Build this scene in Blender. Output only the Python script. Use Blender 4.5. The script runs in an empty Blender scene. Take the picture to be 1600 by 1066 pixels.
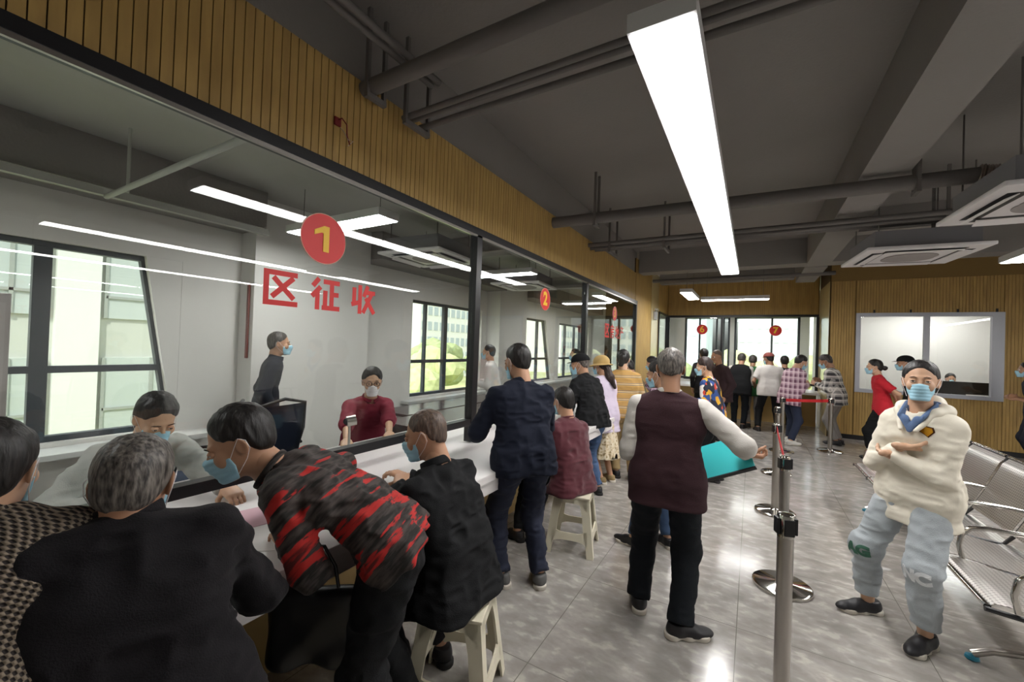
import bpy, bmesh, math, random
import numpy as np
from mathutils import Vector, Matrix
from mathutils.bvhtree import BVHTree
random.seed(7)
R_ = math.radians
SC = bpy.context.scene
COL = SC.collection

# ---------------------------------------------------------------- camera
YAW, PITCH, ROLL, FPX, CAMZ = 0.530747, 0.0110015, 0.0348954, 640.245, 1.60
fw = Vector((-math.sin(YAW)*math.cos(PITCH), math.cos(YAW)*math.cos(PITCH), math.sin(PITCH)))
rt0 = Vector((math.cos(YAW), math.sin(YAW), 0)); up0 = rt0.cross(fw)
rt = rt0*math.cos(ROLL)+up0*math.sin(ROLL); up = -rt0*math.sin(ROLL)+up0*math.cos(ROLL)
cam = bpy.data.cameras.new('camera'); camo = bpy.data.objects.new('camera', cam); COL.objects.link(camo)
camo.matrix_world = Matrix(((rt.x, up.x, -fw.x, 0), (rt.y, up.y, -fw.y, 0), (rt.z, up.z, -fw.z, CAMZ), (0, 0, 0, 1)))
cam.sensor_width = 36; cam.lens = 36*FPX/1600; cam.clip_start = 0.05; cam.clip_end = 400
SC.camera = camo

# ---------------------------------------------------------------- world, sun, exposure
w = bpy.data.worlds.new('sky'); SC.world = w; w.use_nodes = True
wn = w.node_tree.nodes; wl = w.node_tree.links
bg = wn['Background']
sky = wn.new('ShaderNodeTexSky'); sky.sky_type = 'NISHITA'; sky.sun_disc = False
sky.sun_elevation = R_(50); sky.sun_rotation = R_(200); sky.air_density = 1.0; sky.dust_density = 6.0
hs = wn.new('ShaderNodeHueSaturation'); hs.inputs['Saturation'].default_value = 0.30
wl.new(sky.outputs[0], hs.inputs['Color']); wl.new(hs.outputs[0], bg.inputs['Color'])
bg.inputs['Strength'].default_value = 0.42
sd = bpy.data.lights.new('sun', 'SUN'); sd.energy = 3.0; sd.angle = R_(3); sd.color = (1, .96, .88)
so = bpy.data.objects.new('sun', sd); COL.objects.link(so); so.rotation_euler = (R_(38), R_(20), R_(25))
SC.view_settings.view_transform = 'Standard'; SC.view_settings.look = 'None'
SC.view_settings.exposure = 0.22; SC.view_settings.gamma = 1.0; SC.view_settings.use_curve_mapping = False
SC.cycles.max_bounces = 8; SC.cycles.transparent_max_bounces = 16; SC.cycles.diffuse_bounces = 4
SC.cycles.glossy_bounces = 4; SC.cycles.sample_clamp_indirect = 4.0
LAMP = 27.0

# ---------------------------------------------------------------- helpers
def lin(h):
    h = h.lstrip('#'); c = [int(h[i:i+2], 16)/255 for i in (0, 2, 4)]
    return tuple((x/12.92 if x <= .04045 else ((x+.055)/1.055)**2.4) for x in c)+(1,)
_M = {}
def mat(name, col='#808080', rough=.6, metal=0, bump=0, bscale=60, emit=0, spec=.5, vary=0, vscale=4, sheen=0, stretch=(1, 1, 1)):
    if name in _M: return _M[name]
    m = bpy.data.materials.new(name); m.use_nodes = True; _M[name] = m
    nt = m.node_tree; b = nt.nodes['Principled BSDF']
    c = lin(col) if isinstance(col, str) else col
    b.inputs['Base Color'].default_value = c; b.inputs['Roughness'].default_value = rough
    b.inputs['Metallic'].default_value = metal; b.inputs['Specular IOR Level'].default_value = spec
    if sheen: b.inputs['Sheen Weight'].default_value = sheen
    tc = nt.nodes.new('ShaderNodeTexCoord'); mp = nt.nodes.new('ShaderNodeMapping'); mp.inputs['Scale'].default_value = stretch
    nt.links.new(tc.outputs['Object'], mp.inputs[0])
    if bump:
        n = nt.nodes.new('ShaderNodeTexNoise'); n.inputs['Scale'].default_value = bscale; n.inputs['Detail'].default_value = 3
        nt.links.new(mp.outputs[0], n.inputs['Vector'])
        bp = nt.nodes.new('ShaderNodeBump'); bp.inputs['Strength'].default_value = bump; bp.inputs['Distance'].default_value = .01
        nt.links.new(n.outputs['Fac'], bp.inputs['Height']); nt.links.new(bp.outputs[0], b.inputs['Normal'])
    if vary:
        n2 = nt.nodes.new('ShaderNodeTexNoise'); n2.inputs['Scale'].default_value = vscale; n2.inputs['Detail'].default_value = 4
        nt.links.new(mp.outputs[0], n2.inputs['Vector'])
        mx = nt.nodes.new('ShaderNodeMix'); mx.data_type = 'RGBA'
        mx.inputs[6].default_value = tuple(x*(1-vary) for x in c[:3])+(1,); mx.inputs[7].default_value = tuple(min(1, x*(1+vary)) for x in c[:3])+(1,)
        nt.links.new(n2.outputs['Fac'], mx.inputs[0]); nt.links.new(mx.outputs[2], b.inputs['Base Color'])
    if emit:
        b.inputs['Emission Color'].default_value = c; b.inputs['Emission Strength'].default_value = emit
    return m
class NT:
    """tiny helper to write pattern materials"""
    def __init__(s, name, rough=.8):
        s.m = bpy.data.materials.new(name); s.m.use_nodes = True; s.t = s.m.node_tree
        s.b = s.t.nodes['Principled BSDF']; s.b.inputs['Roughness'].default_value = rough
        s.tc = s.t.nodes.new('ShaderNodeTexCoord')
    def node(s, ty, **kw):
        n = s.t.nodes.new(ty)
        for k, v in kw.items(): setattr(n, k, v)
        return n
    def mapping(s, scale=(1, 1, 1), rot=(0, 0, 0), src=None):
        n = s.node('ShaderNodeMapping'); n.inputs['Scale'].default_value = scale; n.inputs['Rotation'].default_value = rot
        s.l(src or s.tc.outputs['Object'], n.inputs[0]); return n.outputs[0]
    def l(s, a, b): s.t.links.new(a, b)
    def math(s, op, a, b=None, c=None):
        n = s.node('ShaderNodeMath', operation=op)
        for i, v in enumerate((a, b, c)):
            if v is None: continue
            if isinstance(v, (int, float)): n.inputs[i].default_value = v
            else: s.l(v, n.inputs[i])
        return n.outputs[0]
    def xyz(s, v):
        n = s.node('ShaderNodeSeparateXYZ'); s.l(v, n.inputs[0]); return n.outputs
    def noise(s, v, scale, detail=3, out='Fac'):
        n = s.node('ShaderNodeTexNoise'); n.inputs['Scale'].default_value = scale; n.inputs['Detail'].default_value = detail; s.l(v, n.inputs['Vector']); return n.outputs[out]
    def ramp(s, f, stops, const=False):
        n = s.node('ShaderNodeValToRGB'); e = n.color_ramp.elements
        if const: n.color_ramp.interpolation = 'CONSTANT'
        while len(e) < len(stops): e.new(.5)
        for i, (p, c) in enumerate(stops): e[i].position = p; e[i].color = lin(c) if isinstance(c, str) else c
        s.l(f, n.inputs[0]); return n.outputs[0]
    def mix(s, f, a, b):
        n = s.node('ShaderNodeMix', data_type='RGBA')
        if isinstance(f, (int, float)): n.inputs[0].default_value = f
        else: s.l(f, n.inputs[0])
        for i, v in ((6, a), (7, b)):
            if isinstance(v, str): n.inputs[i].default_value = lin(v)
            else: s.l(v, n.inputs[i])
        return n.outputs[2]
    def color(s, c): s.l(c, s.b.inputs['Base Color'])
    def bump(s, h, st=.4, d=.01):
        n = s.node('ShaderNodeBump'); n.inputs['Strength'].default_value = st; n.inputs['Distance'].default_value = d; s.l(h, n.inputs['Height']); s.l(n.outputs[0], s.b.inputs['Normal'])

def link(name, me, m, parent=None, smooth=False):
    o = bpy.data.objects.new(name, me); COL.objects.link(o)
    if m: me.materials.append(m)
    if smooth: me.polygons.foreach_set('use_smooth', [True]*len(me.polygons))
    if parent: o.parent = parent
    return o
def tag(o, label=None, cat=None, group=None, kind=None):
    if label: o['label'] = label
    if cat: o['category'] = cat
    if group: o['group'] = group
    if kind: o['kind'] = kind
    return o
def empty(name, loc=(0, 0, 0), rz=0, label=None, cat=None, group=None):
    o = bpy.data.objects.new(name, None); COL.objects.link(o); o.empty_display_size = .1
    o.location = loc; o.rotation_euler = (0, 0, rz); return tag(o, label, cat, group)
class MB:
    def __init__(s): s.b = bmesh.new()
    def box(s, x0, x1, y0, y1, z0, z1, bev=0, M=None):
        r = bmesh.ops.create_cube(s.b, size=1)
        vs = r['verts']
        for v in vs: v.co = Vector(((x0+x1)/2+v.co.x*(x1-x0), (y0+y1)/2+v.co.y*(y1-y0), (z0+z1)/2+v.co.z*(z1-z0)))
        if bev:
            es = list({e for v in vs for e in v.link_edges})
            g = bmesh.ops.bevel(s.b, geom=es, offset=bev, segments=2, affect='EDGES', profile=.7)
            vs = list({v for f in g['faces'] for v in f.verts} | {v for v in vs if v.is_valid})
        if M is not None: bmesh.ops.transform(s.b, matrix=M, verts=vs)
        return s
    def cyl(s, a, b, r, r2=None, n=16, caps=True):
        a = Vector(a); b = Vector(b); d = b-a; L = d.length
        M = Matrix.Translation((a+b)/2) @ d.to_track_quat('Z', 'Y').to_matrix().to_4x4()
        bmesh.ops.create_cone(s.b, cap_ends=caps, segments=n, radius1=r, radius2=r if r2 is None else r2, depth=L, matrix=M)
        return s
    def tube(s, pts, r, n=10, closed=False):
        pts = [Vector(p) for p in pts]; rings = []; N = len(pts)
        prev = None
        for i, p in enumerate(pts):
            t = (pts[(i+1) % N]-pts[i-1]) if closed else (pts[min(i+1, N-1)]-pts[max(i-1, 0)])
            t.normalize()
            if prev is None:
                x = t.orthogonal().normalized()
            else:
                x = (prev - t*prev.dot(t)).normalized()
            prev = x; y = t.cross(x)
            rr = r[i] if isinstance(r, (list, tuple)) else r
            rings.append([s.b.verts.new(p+x*math.cos(2*math.pi*k/n)*rr+y*math.sin(2*math.pi*k/n)*rr) for k in range(n)])
        rng = range(N if closed else N-1)
        for i in rng:
            A, B = rings[i], rings[(i+1) % N]
            for k in range(n): s.b.faces.new((A[k], A[(k+1) % n], B[(k+1) % n], B[k]))
        if not closed:
            s.b.faces.new(rings[0][::-1]); s.b.faces.new(rings[-1])
        return s
    def lathe(s, prof, c=(0, 0, 0), n=32):
        rings = []
        for r, z in prof:
            rings.append([s.b.verts.new((c[0]+r*math.cos(2*math.pi*k/n), c[1]+r*math.sin(2*math.pi*k/n), c[2]+z)) for k in range(n)])
        for i in range(len(rings)-1):
            A, B = rings[i], rings[i+1]
            for k in range(n): s.b.faces.new((A[k], A[(k+1) % n], B[(k+1) % n], B[k]))
        s.b.faces.new(rings[0][::-1]); s.b.faces.new(rings[-1])
        return s
    def prism(s, pts, d, M=None):
        """polygon in local XY extruded by d in local z"""
        vs = [s.b.verts.new((x, y, 0)) for x, y in pts]
        f = s.b.faces.new(vs); r = bmesh.ops.extrude_face_region(s.b, geom=[f]); nv = [v for v in r['geom'] if isinstance(v, bmesh.types.BMVert)]
        for v in nv: v.co.z += d
        if M is not None: bmesh.ops.transform(s.b, matrix=M, verts=vs+nv)
        return s
    def build(s, name, m, parent=None, smooth=False):
        bmesh.ops.recalc_face_normals(s.b, faces=s.b.faces)
        me = bpy.data.meshes.new(name); s.b.to_mesh(me); s.b.free()
        o = link(name, me, m, parent, smooth)
        if smooth:
            me.set_sharp_from_angle(angle=R_(40))
        return o
def struct(o): o['kind'] = 'structure'; return o

# ---------------------------------------------------------------- setting materials
def wood_slat():
    t = NT('ochre_panel', .55); v = t.mapping((6, 6, .8)); n = t.noise(v, 3, 4)
    t.color(t.ramp(n, [(0.3, '#aa8a50'), (.7, '#c2a05e')])); return t.m
M_SLAT = wood_slat()
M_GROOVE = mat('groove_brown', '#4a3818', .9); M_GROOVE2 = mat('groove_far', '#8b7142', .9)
M_BLACK = mat('black_frame', '#17171a', .35)
M_CEIL = mat('ceiling_charcoal', '#86827f', .85, bump=.3, bscale=40, vary=.06, vscale=2)
M_PIPE = mat('pipe_charcoal', '#6a6663', .7, vary=.1)
M_WHITE = mat('white_wall', '#dcdad6', .8, vary=.02, vscale=1)
M_LGREY = mat('pipe_pale', '#a9aaa4', .6)
M_COUNTER = mat('counter_white', '#e4e0df', .3)
M_DESKF = mat('counter_front', '#b89c66', .6, vary=.08)
M_CHROME = mat('polished_steel', '#c9c6c0', .12, 1)
M_STEEL = mat('brushed_steel', '#b5b0aa', .28, 1)
M_PLBLK = mat('black_plastic', '#141416', .45)
M_WFRAME = mat('window_frame_grey', '#3c4248', .5)
M_ALU = mat('aluminium', '#b9bcc4', .4, .3)
M_LAMP = mat('lamp_diffuser', '#fffdfb', .5, emit=LAMP)
M_ACW = mat('cassette_white', '#e2dfe0', .45)
M_RED = mat('decal_red', '#d8201f', .5)
M_YEL = mat('decal_yellow', '#f5c322', .5)
M_IVORY = mat('ivory_plastic', '#ddd6bf', .38)
def glass_mat(name, refl=1.0, tint=(.96, .98, .97, 1)):
    m = bpy.data.materials.new(name); m.use_nodes = True; nt = m.node_tree; nt.nodes.clear()
    o = nt.nodes.new('ShaderNodeOutputMaterial'); mx = nt.nodes.new('ShaderNodeMixShader'); tr = nt.nodes.new('ShaderNodeBsdfTransparent')
    gl = nt.nodes.new('ShaderNodeBsdfGlossy'); fr = nt.nodes.new('ShaderNodeFresnel'); ge = nt.nodes.new('ShaderNodeNewGeometry'); mr = nt.nodes.new('ShaderNodeMapRange'); mr.inputs[3].default_value = 1.5; mr.inputs[4].default_value = 1/1.5
    nt.links.new(ge.outputs['Backfacing'], mr.inputs[0]); nt.links.new(mr.outputs[0], fr.inputs['IOR'])
    tr.inputs['Color'].default_value = tint; gl.inputs['Roughness'].default_value = 0.0
    nt.links.new(fr.outputs[0], mx.inputs[0]); nt.links.new(tr.outputs[0], mx.inputs[1]); nt.links.new(gl.outputs[0], mx.inputs[2]); nt.links.new(mx.outputs[0], o.inputs[0])
    return m
M_GLASS = glass_mat('clear_glass')
def floor_mat():
    t = NT('marble_tile', .12)
    v = t.mapping(); x, y, z = t.xyz(v)
    n1 = t.noise(t.mapping((1.0, 1.9, 1), (0, 0, .5)), 3.2, 8)
    n2 = t.noise(t.mapping((1, 1.6, 1), (0, 0, -.4)), 9, 6)
    a = t.ramp(n1, [(.36, '#8c8883'), (.52, '#9e9994'), (.60, '#b9b4ad'), (.66, '#a29d97')])
    b = t.ramp(n2, [(.40, '#8d8984'), (.56, '#a29d98'), (.64, '#c6c0b8')])
    c = t.mix(.5, a, b)
    def line(u, off):
        f = t.math('FRACT', t.math('DIVIDE', t.math('ADD', u, off), .9)); d = t.math('ABSOLUTE', t.math('SUBTRACT', f, .5)); return t.math('GREATER_THAN', d, .4975)
    g = t.math('MAXIMUM', line(x, .04), line(y, -.07))
    t.color(t.mix(g, c, '#76726c'))
    rg = t.node('ShaderNodeMapRange'); t.l(n2, rg.inputs[0]); rg.inputs[3].default_value = .08; rg.inputs[4].default_value = .2; t.l(rg.outputs[0], t.b.inputs['Roughness'])
    return t.m
M_FLOOR = floor_mat()

# ---------------------------------------------------------------- room shell
GX, ZH, ZT = -2.0, 2.50, 3.11       # glass plane, header height, panel top
XL, YF, YR = -5.2, 11.7, 10.35      # window wall, recess glass, right front wall
struct(MB().box(-5.6, 6.7, -2.7, 15.2, -.15, 0).build('floor', M_FLOOR))
struct(MB().box(-2.25, 6.7, -2.7, 15.2, 3.55, 3.75).build('ceiling', M_CEIL))
struct(MB().box(-5.6, -2.25, -2.7, 15.2, 3.2, 3.35).build('ceiling', mat('ceiling_left_grey', '#a3a29d', .85)))
struct(MB().box(-5.4, 6.6, -2.7, -2.5, 0, 3.55).build('wall_back', M_WHITE))
struct(MB().box(6.5, 6.7, -2.5, YR+.05, 0, 3.55).build('wall_right', M_WHITE))
def slats_y(mb, x, y0, y1, z0, z1, sgn=1, p=.042):
    n = int((y1-y0)/p)
    for i in range(n): mb.box(min(x, x+sgn*.012), max(x, x+sgn*.009), y0+i*p+.0022, y0+(i+1)*p-.0022, z0, z1)
def slats_x(mb, y, x0, x1, z0, z1, p=.042):
    n = int((x1-x0)/p)
    for i in range(n): mb.box(x0+i*p+.002, x0+(i+1)*p-.002, y-.012, y, z0, z1)
# ochre slatted fascia above the glass, and the pillar at its end
wl_ = MB().box(-2.13, -2.012, -2.5, 8.14, ZH+.055, ZT-.002).box(-2.6, -2.012, 8.16, 10.38, 0.002, ZT+.3).build('wall_left', M_GROOVE); struct(wl_)
s = MB(); slats_y(s, -2.012, -2.5, 8.14, ZH+.055, ZT); slats_y(s, -2.012, 8.16, 9.6, 0.004, ZT+.3); s.build('slat_panel', M_SLAT, wl_)
M_GLOSSP = mat('pale_gloss_panel', '#cdbb8e', .15, vary=.08, vscale=6)
struct(MB().box(-2.012, -1.99, 9.6, 10.38, 0.003, 3.4).build('trim_1', M_GLOSSP))
struct(MB().box(-2.35, -2.04, -2.5, 8.3, ZT+.001, 3.549).build('trim_2', M_CEIL))
# recess side wall, glass-side
wf = MB()
for (a, b, c, d) in ((1.344, 1.74, .0, 3.549), (3.72, 6.5, .0, 3.549), (1.74, 3.72, .0, .93), (1.74, 3.72, 2.47, 3.549)): wf.box(a, b, YR, YR+.15, c, d)
wf = struct(wf.build('wall_front', M_GROOVE2))
s = MB()
for (a, b, c, d) in ((1.344, 1.74, .09, ZT), (3.72, 6.5, .09, ZT), (1.74, 3.72, .09, .93), (1.74, 3.72, 2.47, ZT)): slats_x(s, YR, a, b, c, d)
s.build('slat_panel', M_SLAT, wf)
struct(MB().box(1.344, 6.5, YR-.016, YR-.001, 0, .085).build('baseboard_front', M_BLACK))
rs = struct(MB().box(1.32, 1.343, YR, YF, 0, 3.549).build('wall_recess_side', M_GROOVE)); rs.name = 'wall_side'
MB().box(1.312, 1.32, YR-.012, YF, 0.002, ZT).build('gloss_panel', M_GLOSSP, rs)
rw = struct(MB().box(-2.0, 1.311, YF, YF+.12, ZH+.06, 3.549).build('wall_recess', M_GROOVE2)); rw.name = 'wall_recess'
s = MB(); slats_x(s, YF, -1.99, 1.31, ZH+.06, 3.54); s.build('slat_panel', M_SLAT, rw)
s = struct(MB().box(-2.13, -2.0, 10.4, YF, ZH+.06, 3.4).build('wall_recess', M_SLAT))
# room behind the right hand window
b = MB().box(1.344, 5.2, 12.9, 13.0, 0, 3.2).box(5.1, 5.2, YR+.15, 12.9, 0, 3.2).box(1.344, 5.1, YR+.15, 12.9, 3.0, 3.1); struct(b.build('wall_office', M_WHITE))
struct(MB().box(1.7, 1.72, 12.0, 12.9, 0, 3).box(1.344, 1.42, YF+.12, 12.9, 0, 3).build('wall_office', M_WHITE))
# ceiling beams
bm_ = MB().box(-1.98, 6.45, 8.25, 8.6, ZT+.02, 3.549).box(.74, 1.06, -2.4, 8.249, ZT, 3.549).box(.74, 1.06, 8.601, YR-.05, ZT, 3.549).box(-1.95, .72, 10.2, 10.5, 3.2, 3.549)
bm_.box(4.3, 4.6, -2.4, 8.249, ZT, 3.549).box(1.07, 4.29, 6.9, 7.1, 3.25, 3.549)
struct(bm_.build('trim_3', M_CEIL))
# window wall of the clerks' room
ZS, ZW = .62, 2.36
def wall_cells(spans, ztop=3.2):
    mb = MB(); y = -2.5
    for a, b in spans: mb.box(XL-.2, XL, y, a, 0, ztop); mb.box(XL-.2, XL, a, b, 0, ZS); mb.box(XL-.2, XL, a, b, ZW, ztop); y = b
    mb.box(XL-.2, XL, y, 15.1, 0, ztop); return mb
spans = [(-2.3, 1.95), (5.35, 7.5), (9.45, 11.3), (11.75, 14.4)]
struct(wall_cells(spans).build('wall_window_side', M_WHITE)).name = 'wall_far_left'
M_SILL = mat('stone_sill', '#cfd0ce', .35)
def window(n, y0, y1, muls, slantL=0, slantR=0, ztr=1.25, tr=True):
    root = empty('window_%d' % n, (XL-.1, (y0+y1)/2, ZS)); struct(root)
    yc = (y0+y1)/2; H = ZW-ZS
    fr = MB()
    fr.box(-.04, .04, y0-yc, y1-yc, 0, .05); fr.box(-.04, .04, y0-yc, y1-yc, H-.05, H)
    def bar(ya, yb, za, zb, wd=.05):
        M = Matrix(((0, 0, 1, -.035), (1, 0, 0, 0), (0, 1, 0, 0), (0, 0, 0, 1)))
        fr.prism([(ya-wd/2, za), (ya+wd/2, za), (yb+wd/2, zb), (yb-wd/2, zb)], .07, M)
    bar(y0-yc+.03+max(slantL, 0), y0-yc+.03, 0, H); bar(y1-yc-.03, y1-yc-.03-slantR, 0, H, .06)
    for m, wd in muls: bar(m-yc, m-yc, 0, H, wd)
    if tr: fr.box(-.04, .04, y0-yc, y1-yc, ztr-ZS-.03, ztr-ZS+.03)
    fr.build('window_frame', M_WFRAME, root)
    MB().box(-.005, .005, y0-yc+.02, y1-yc-.02, .03, H-.03).build('pane', M_GLASS, root)
    MB().box(.09, .42 if n == 1 else .28, y0-yc-.2 if n > 1 else y0-yc, y1-yc+.25, -.09, -.04, .008).build('window_sill', M_SILL, root)
    if slantR:
        M = Matrix(((0, 0, 1, -.06), (1, 0, 0, 0), (0, 1, 0, 0), (0, 0, 0, 1)))
        MB().prism([(y1-yc-.03, 0), (y1-yc, 0), (y1-yc, H), (y1-yc-.03-slantR, H)], .155, M).build('slanted_infill', M_WHITE, root)
    return root
window(1, -2.3, 1.95, [(.98, .11), (-.6, .06)], slantR=.27)
window(2, 5.35, 7.5, [(5.78, .04), (6.35, .10)], slantR=.0)
window(3, 9.45, 11.3, [(10.4, .06)], slantR=.5)
window(4, 11.75, 14.4, [(12.4, .06), (13.2, .06), (13.7, .06)])
# columns in that room
struct(MB().box(XL+.001, -4.9, 2.52, 4.14, 0, 3.199).build('wall_column_a', M_WHITE)).name = 'wall_column'
struct(MB().box(XL+.001, -4.85, 7.7, 8.95, 0, 3.199).build('wall_column', M_WHITE))
struct(MB().box(XL+.001, -4.68, -2.45, 2.51, 2.80, 3.199).box(XL+.001, -4.68, 4.15, 7.69, 2.80, 3.199).box(XL+.001, -4.68, 8.96, 14.4, 2.80, 3.199).build('trim_4', M_CEIL))
struct(MB().box(-4.64, -4.58, -2.45, 2.49, 2.71, 2.77).build('trim_5', M_LGREY))
struct(MB().box(-4.6, -2.3, 4.9, 5.2, 2.95, 3.199).box(-4.6, -2.3, 8.6, 8.9, 2.95, 3.199).build('trim_6', M_CEIL))
t = empty('wall_notice', (-4.99, 2.5, 1.35), 0, 'narrow dark red upright board on the white column behind the standing clerk', 'board')
MB().box(-.02, .02, -.0, .018, 0, .85, .003).build('board_panel', mat('oxblood', '#6d2418', .5), t)
# end wall with windows (y = 14.6)
def end_wall():
    mb = MB(); xs = [(-1.95, -.62), (-.5, 1.2)]; x = -5.2
    for a, b in xs: mb.box(x, a, 14.6, 14.8, 0, 3.5); mb.box(a, b, 14.6, 14.8, 0, .7); mb.box(a, b, 14.6, 14.8, 2.75, 3.5); x = b
    mb.box(x, 1.42, 14.6, 14.8, 0, 3.5); return mb
struct(end_wall().build('wall_end', M_WHITE))
for i, (a, b, ms) in enumerate(((-1.95, -.62, [-1.5, -1.0, -.8]), (-.5, 1.2, [.5]))):
    r = struct(empty('window_%d' % (5+i), ((a+b)/2, 14.7, .7))); c = (a+b)/2
    f = MB().box(a-c, b-c, -.04, .04, 0, .06).box(a-c, b-c, -.04, .04, 1.99, 2.05).box(a-c, a-c+.06, -.04, .04, 0, 2.05).box(b-c-.06, b-c, -.04, .04, 0, 2.05)
    for m in ms: f.box(m-c-.025, m-c+.025, -.04, .04, .06, 1.99)
    f.build('window_frame', M_WFRAME, r); MB().box(a-c, b-c, -.004, .004, .03, 2.02).build('pane', M_GLASS, r)

# ---------------------------------------------------------------- glass partition
gp = empty('glass_partition', (GX, 2.8, 0), 0, 'long black framed glass partition running above the white service counter', 'partition')
def gy(mb, y0, y1, z0, z1, t=.04): return mb.box(-t, t, y0-2.8, y1-2.8, z0, z1)
gy(MB(), -2.45, 8.15, ZH, ZH+.055, .04).build('header', M_BLACK, gp)
MB().box(.02, .035, -5.25, 5.35, ZH-.018, ZH+.0).build('header_trim', M_STEEL, gp)
for y in (-.6, 2.77, 5.35, 8.12): gy(MB(), y-.035, y+.035, .80, ZH-.001, .035).build('post', M_BLACK, gp)
prev = -2.45
for y in (-.6, 2.77, 5.35, 8.12):
    gy(MB(), prev+.036, y-.036, .935, .985, .03).build('rail', M_BLACK, gp)
    gy(MB(), prev+.036, y-.036, .984, ZH-.005, .005).build('pane', M_GLASS, gp); prev = y
ct = empty('service_counter', (GX+.05, 2.8, 0), 0, 'long white topped service counter running under the glass partition', 'counter')
MB().box(-.75, .56, -5.2, 5.32, .74, .79, .006).build('worktop', M_COUNTER, ct)
MB().box(-.05, .0, -5.2, 5.32, .0, .74).build('front_panel', M_DESKF, ct)
MB().box(.50, .545, -5.2, 5.32, .66, .739).build('apron', M_COUNTER, ct)
# recess partition
gr = empty('recess_glass_partition', (-.35, YF, 0), 0, 'black framed glass partition of windows six and seven at the far end', 'partition')
MB().box(-1.64, 1.655, -.04, .04, ZH, ZH+.058).build('header', M_BLACK, gr)
for x in (-1.62, -.33, 1.64): MB().box(x-.03, x+.03, -.035, .035, .8, ZH-.001).build('post', M_BLACK, gr)
for a, b in ((-1.59, -.36), (-.3, 1.61)):
    MB().box(a, b, -.005, .005, .95, ZH-.002).build('pane', M_GLASS, gr); MB().box(a, b, -.03, .03, .90, .949).build('rail', M_BLACK, gr)
g2 = empty('side_glass_partition', (GX, 11.0, 0), 0, 'narrow black framed glass panel beside the ochre pillar at the recess', 'partition')
for y in (-.58, .63): MB().box(-.035, .035, y-.03, y+.03, .8, ZH+.05).build('post', M_BLACK, g2)
MB().box(-.005, .005, -.55, .6, .9, ZH).build('pane', M_GLASS, g2)
MB().box(-.04, .04, -.55, .6, ZH, ZH+.058).build('header', M_BLACK, g2)
c2 = empty('recess_counter', (-.35, 11.5, 0), 0, 'white topped counter under windows six and seven behind the crowd', 'counter')
MB().box(-1.6, 1.62, -.45, .6, .74, .79, .006).build('worktop', M_COUNTER, c2); MB().box(-1.6, 1.62, 0, .05, 0, .74).build('front_panel', M_DESKF, c2)

# ---------------------------------------------------------------- decals on the glass
FONT = None
def text_mesh(body, size, depth=.0015, bold=.0, align='CENTER'):
    cu = bpy.data.curves.new('glyph', 'FONT'); cu.body = body; cu.size = size; cu.extrude = depth; cu.offset = bold; cu.align_x = align; cu.align_y = 'CENTER'
    o = bpy.data.objects.new('tmp_glyph', cu); COL.objects.link(o)
    dg = bpy.context.evaluated_depsgraph_get(); dg.update()
    me = bpy.data.meshes.new_from_object(o.evaluated_get(dg)); bpy.data.objects.remove(o); return me
def disc(mb, rx, ry, d, n=48): return mb.prism([(rx*math.cos(2*math.pi*k/n), ry*math.sin(2*math.pi*k/n)) for k in range(n)], d)
MF = Matrix(((0, 0, 1, 0), (1, 0, 0, 0), (0, 1, 0, 0), (0, 0, 0, 1)))       # text plane -> facing +x, reading along +y
MYf = Matrix(((1, 0, 0, 0), (0, 0, -1, 0), (0, 1, 0, 0), (0, 0, 0, 1)))     # facing -y
def seal(loc, r, digit, M, label, size=.17, bold=.006):
    t = empty('number_sticker', loc, 0, label, 'sticker')
    b = MB(); disc(b, r, r, .002); bmesh.ops.transform(b.b, matrix=M, verts=b.b.verts); b.build('sticker_disc', M_RED, t)
    if digit == '1':
        b = MB(); b.prism([(-.1, .18), (-.36, .07), (-.36, .22), (-.02, .40), (.17, .40), (.17, -.40), (-.04, -.40), (-.04, .16)], .002); me = bpy.data.meshes.new('numeral'); bmesh.ops.recalc_face_normals(b.b, faces=b.b.faces); b.b.to_mesh(me); me.transform(Matrix.Diagonal((size*.78, size*.82, 1, 1)))
    else: me = text_mesh(digit, size, .001, bold)
    me.transform(Matrix.Translation((0, 0, .003))); me.transform(M); link('numeral', me, M_YEL, t)
    b = MB(); n = 48
    b.tube([((r-.002)*math.cos(2*math.pi*k/n), (r-.002)*math.sin(2*math.pi*k/n), .002) for k in range(n)], .0016, 6, True); bmesh.ops.transform(b.b, matrix=M, verts=b.b.verts); b.build('rim', mat('rim_pale', '#e8d8c0', .5), t)
seal((GX+.0065, 1.37, 2.135), .135, '1', MF, 'large red round sticker with yellow numeral 1 on the nearest glass pane', .21, .009)
seal((GX+.0065, 4.09, 2.125), .125, '2', MF, 'red round sticker with yellow numeral 2 on the second glass pane', .2, .008)
seal((GX+.0065, 6.75, 2.19), .12, '3', MF, 'red round sticker with yellow numeral 3 on the third glass pane', .2, .004)
seal((-1.14, YF-.0065, 2.19), .13, '6', MYf, 'red round sticker with a yellow numeral on the left recess pane', .23, .004)
seal((.47, YF-.0065, 2.18), .13, '7', MYf, 'red round sticker with a yellow numeral on the right recess pane', .2, .008)
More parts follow.
